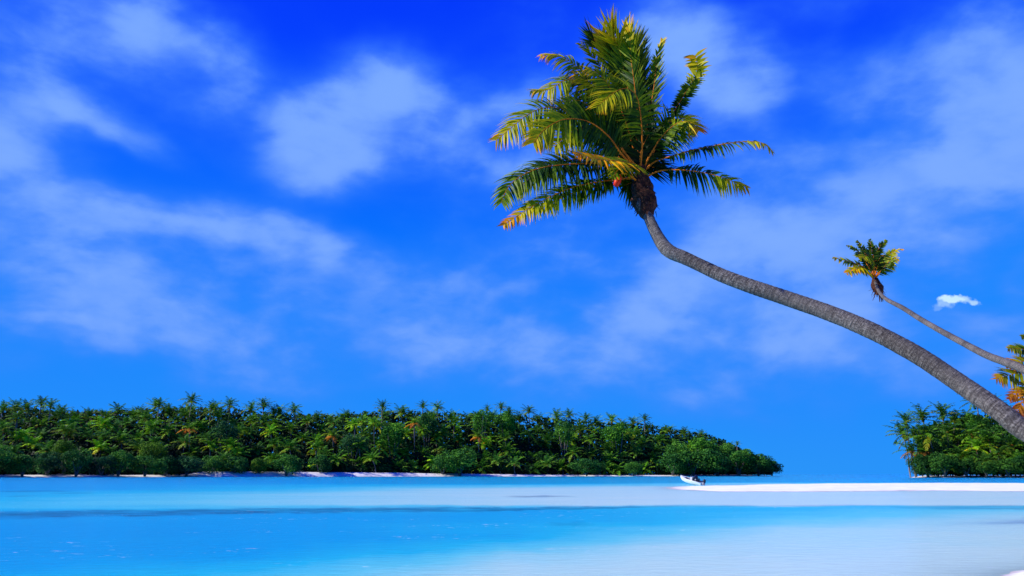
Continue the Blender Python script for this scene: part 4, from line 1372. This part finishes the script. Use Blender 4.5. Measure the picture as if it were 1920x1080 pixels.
c3 = (1966, 692)
for i, (pl, roll, L, a0, a1, dr, col_) in enumerate([
    ([c3, (1945, 668, .2), (1918, 655, .2), (1890, 654, 0)], 30, .55, .22, .5, .9, 1),
    ([c3, (1950, 655, .3), (1935, 635, .3), (1916, 632, .2)], 40, .5, .12, .35, .5, 1),
    ([c3, (1955, 640, 0), (1946, 612, 0), (1930, 596, 0)], 60, .5, .12, .35, .3, 1),
    ([c3, (1942, 680, -.2), (1915, 678, -.3), (1885, 684, -.4)], 30, .55, .6, .75, .8, 1),
    ([c3, (1940, 695, -.2), (1905, 700, -.5), (1868, 711, -.6)], 30, .80, .34, .72, 1.0, 1),
    ([c3, (1942, 712, -.1), (1918, 730, -.2), (1892, 748, -.3)], 30, .55, .72, .88, 1.0, 1),
    ([c3, (1945, 715, .2), (1925, 742, .2), (1905, 776, .2)], 30, .60, .76, .92, 1.1, 1),
    ([c3, (1950, 725, .2), (1938, 760, .3), (1926, 800, .3)], 30, .55, .80, .95, 1.0, 1),
    ([c3, (1975, 650, 0), (1990, 610, 0), (2015, 590, 0)], 50, .55, .2, .4, .5, 1),
    ([c3, (2000, 670, 0), (2040, 660, 0), (2080, 680, 0)], 30, .6, .2, .5, 1.0, 1),
    ([c3, (1998, 690, 0), (2035, 705, 0), (2070, 740, 0)], 30, .6, .3, .6, 1.0, 1),
    ([c3, (1966, 650, -.6), (1968, 620, -1.4), (1965, 615, -2.2)], 40, .6, .2, .5, .8, 1),
    ([c3, (1955, 690, -.8), (1945, 700, -1.6), (1935, 730, -2.2)], 40, .6, .5, .8, .9, 1),
    ([c3, (1980, 690, -.8), (1990, 700, -1.6), (2000, 730, -2.2)], 40, .6, .3, .6, .9, 1),
]):
    shaped_frond(pal3, [P3(*q) for q in pl], roll=roll, L=L, n=40, width=.06, t0=.12, droop=dr, age0=a0 * .8, age1=min(1, a1 * 1.1), ragged=.1, seed=200 + i, ribr=.03, color=(.55, .62, 2.0, 1))

# ------------------------------------------------------------------ boat on the sandbar
BD = 88.0
bl = at(1297, 905, BD)
boat = empty('motor_boat', (bl.x, bl.y, .06), 0)
props(boat, 'small white motor boat with dark cover, bow up, beached on the sandbar', 'boat')
boat.rotation_euler = (R(-5), R(-10), R(135))
boat.scale = (.64, .64, .64)
ST = [(-2.0, .74, .10, .70), (-1.2, .80, .06, .72), (-.3, .82, .04, .76), (.6, .76, .06, .82), (1.3, .58, .14, .90), (1.9, .30, .34, .99), (2.25, .05, .70, 1.06)]


def hull_section(x, b, k, s_, inset=0.0, floor=None):
    pts = []
    chine = k + (s_ - k) * .32
    for q in ((-b, s_), (-b * .96, (chine + s_) / 2), (-b * .84, chine), (0, k), (b * .84, chine), (b * .96, (chine + s_) / 2), (b, s_)):
        pts.append(Vector((x, q[0], q[1])))
    return pts


hb = MB()
for (x, b, k, s_) in ST:
    for q in hull_section(x, b, k, s_): hb.add(q)
for i in range(len(ST) - 1):
    for j in range(6):
        a = i * 7 + j
        hb.f.append((a, a + 1, a + 8, a + 7))
hb.f.append(tuple(range(7)))
hb.build('hull', M_WHITE, boat, False)
ib = MB()                                   # cockpit lining
for (x, b, k, s_) in ST[:-1]:
    bi = max(b - .10, .06)
    for q in ((-bi, s_ - .01), (-bi * .95, .34 + max(0, k - .1)), (bi * .95, .34 + max(0, k - .1)), (bi, s_ - .01)): ib.add((x + .05, q[0], q[1]))
for i in range(len(ST) - 2):
    for j in range(3):
        a = i * 4 + j
        ib.f.append((a, a + 4, a + 5, a + 1))
ib.f.append((0, 1, 2, 3))
ib.build('cockpit', M_GREY, boat, False)
for sgn in (-1, 1):
    gb = MB()
    gb.tube([(x, sgn * (b - .04), s_ + .01) for (x, b, k, s_) in ST], [.055] * len(ST), 6)
    gb.build('gunwale', M_WHITE, boat)
db = MB()
for (x, b, k, s_) in ST[4:]:
    db.add((x, -b + .03, s_ + .02)); db.add((x, 0, s_ + .06)); db.add((x, b - .03, s_ + .02))
for i in range(2):
    for j in range(2):
        a = i * 3 + j
        db.f.append((a, a + 3, a + 4, a + 1))
db.build('foredeck', M_WHITE, boat, False)
cb = MB(); cb.box((-.15, .1, .78), (.5, .62, .85)); cb.box((-.1, .1, 1.24), (.34, .66, .08)); cb.build('console', M_WHITE, boat, False)
wb = MB(); wb.box((.12, .1, 1.38), (.04, .6, .34), Matrix.Rotation(R(-20), 3, 'Y')); wb.build('windscreen', M_NAVY, boat, False)
sb = MB(); sb.box((-.85, 0, .62), (.42, 1.1, .3)); sb.box((-1.08, 0, .92), (.12, 1.1, .45)); sb.build('seat', M_NAVY, boat, False)
cv = MB(); cv.tube([(-.55, .62, .60), (-.55, .6, 1.15), (-.75, 0, 1.42), (-.55, -.6, 1.15), (-.55, -.62, .60)], [.10, .22, .26, .22, .10], 8); cv.build('folded_cover', M_NAVY, boat)
tb = MB(); tb.box((-2.02, 0, .42), (.10, 1.42, .62)); tb.build('transom', M_WHITE, boat, False)
mbx = MB(); mbx.tube([(-2.28, 0, .62), (-2.30, 0, .8), (-2.34, 0, 1.12), (-2.30, 0, 1.28)], [.16, .24, .25, .12], 10)
mo = mbx.build('outboard_motor', M_NAVY, boat)
lg = MB(); lg.box((-2.30, 0, .32), (.16, .09, .7)); lg.box((-2.30, 0, .16), (.34, .2, .03)); lg.tube([(-2.5, 0, .02), (-2.25, 0, .02), (-2.1, 0, .02)], [.03, .06, .03], 8)
lg.build('lower_unit', M_GREY, mo, False)
# small buoy lying on the sand beside the boat
g = at(1319, 911.0, BD - 10)
bu = MB()
bu.tube([(0, 0, 0), (.0, 0, .05), (0, 0, .14), (0, 0, .24), (0, 0, .28)], [.03, .11, .15, .10, .03], 12)
o = bu.build('mooring_buoy', M_GREY, None, True, (g.x, g.y, .1))
props(o, 'small grey float lying on the sand just right of the boat', 'buoy')
# ------------------------------------------------------------------ output
scene.view_settings.view_transform = 'Standard'
scene.view_settings.look = 'None'
scene.view_settings.exposure = EXPO
scene.view_settings.gamma = 1
scene.cycles.max_bounces = 6
scene.cycles.transparent_max_bounces = 4
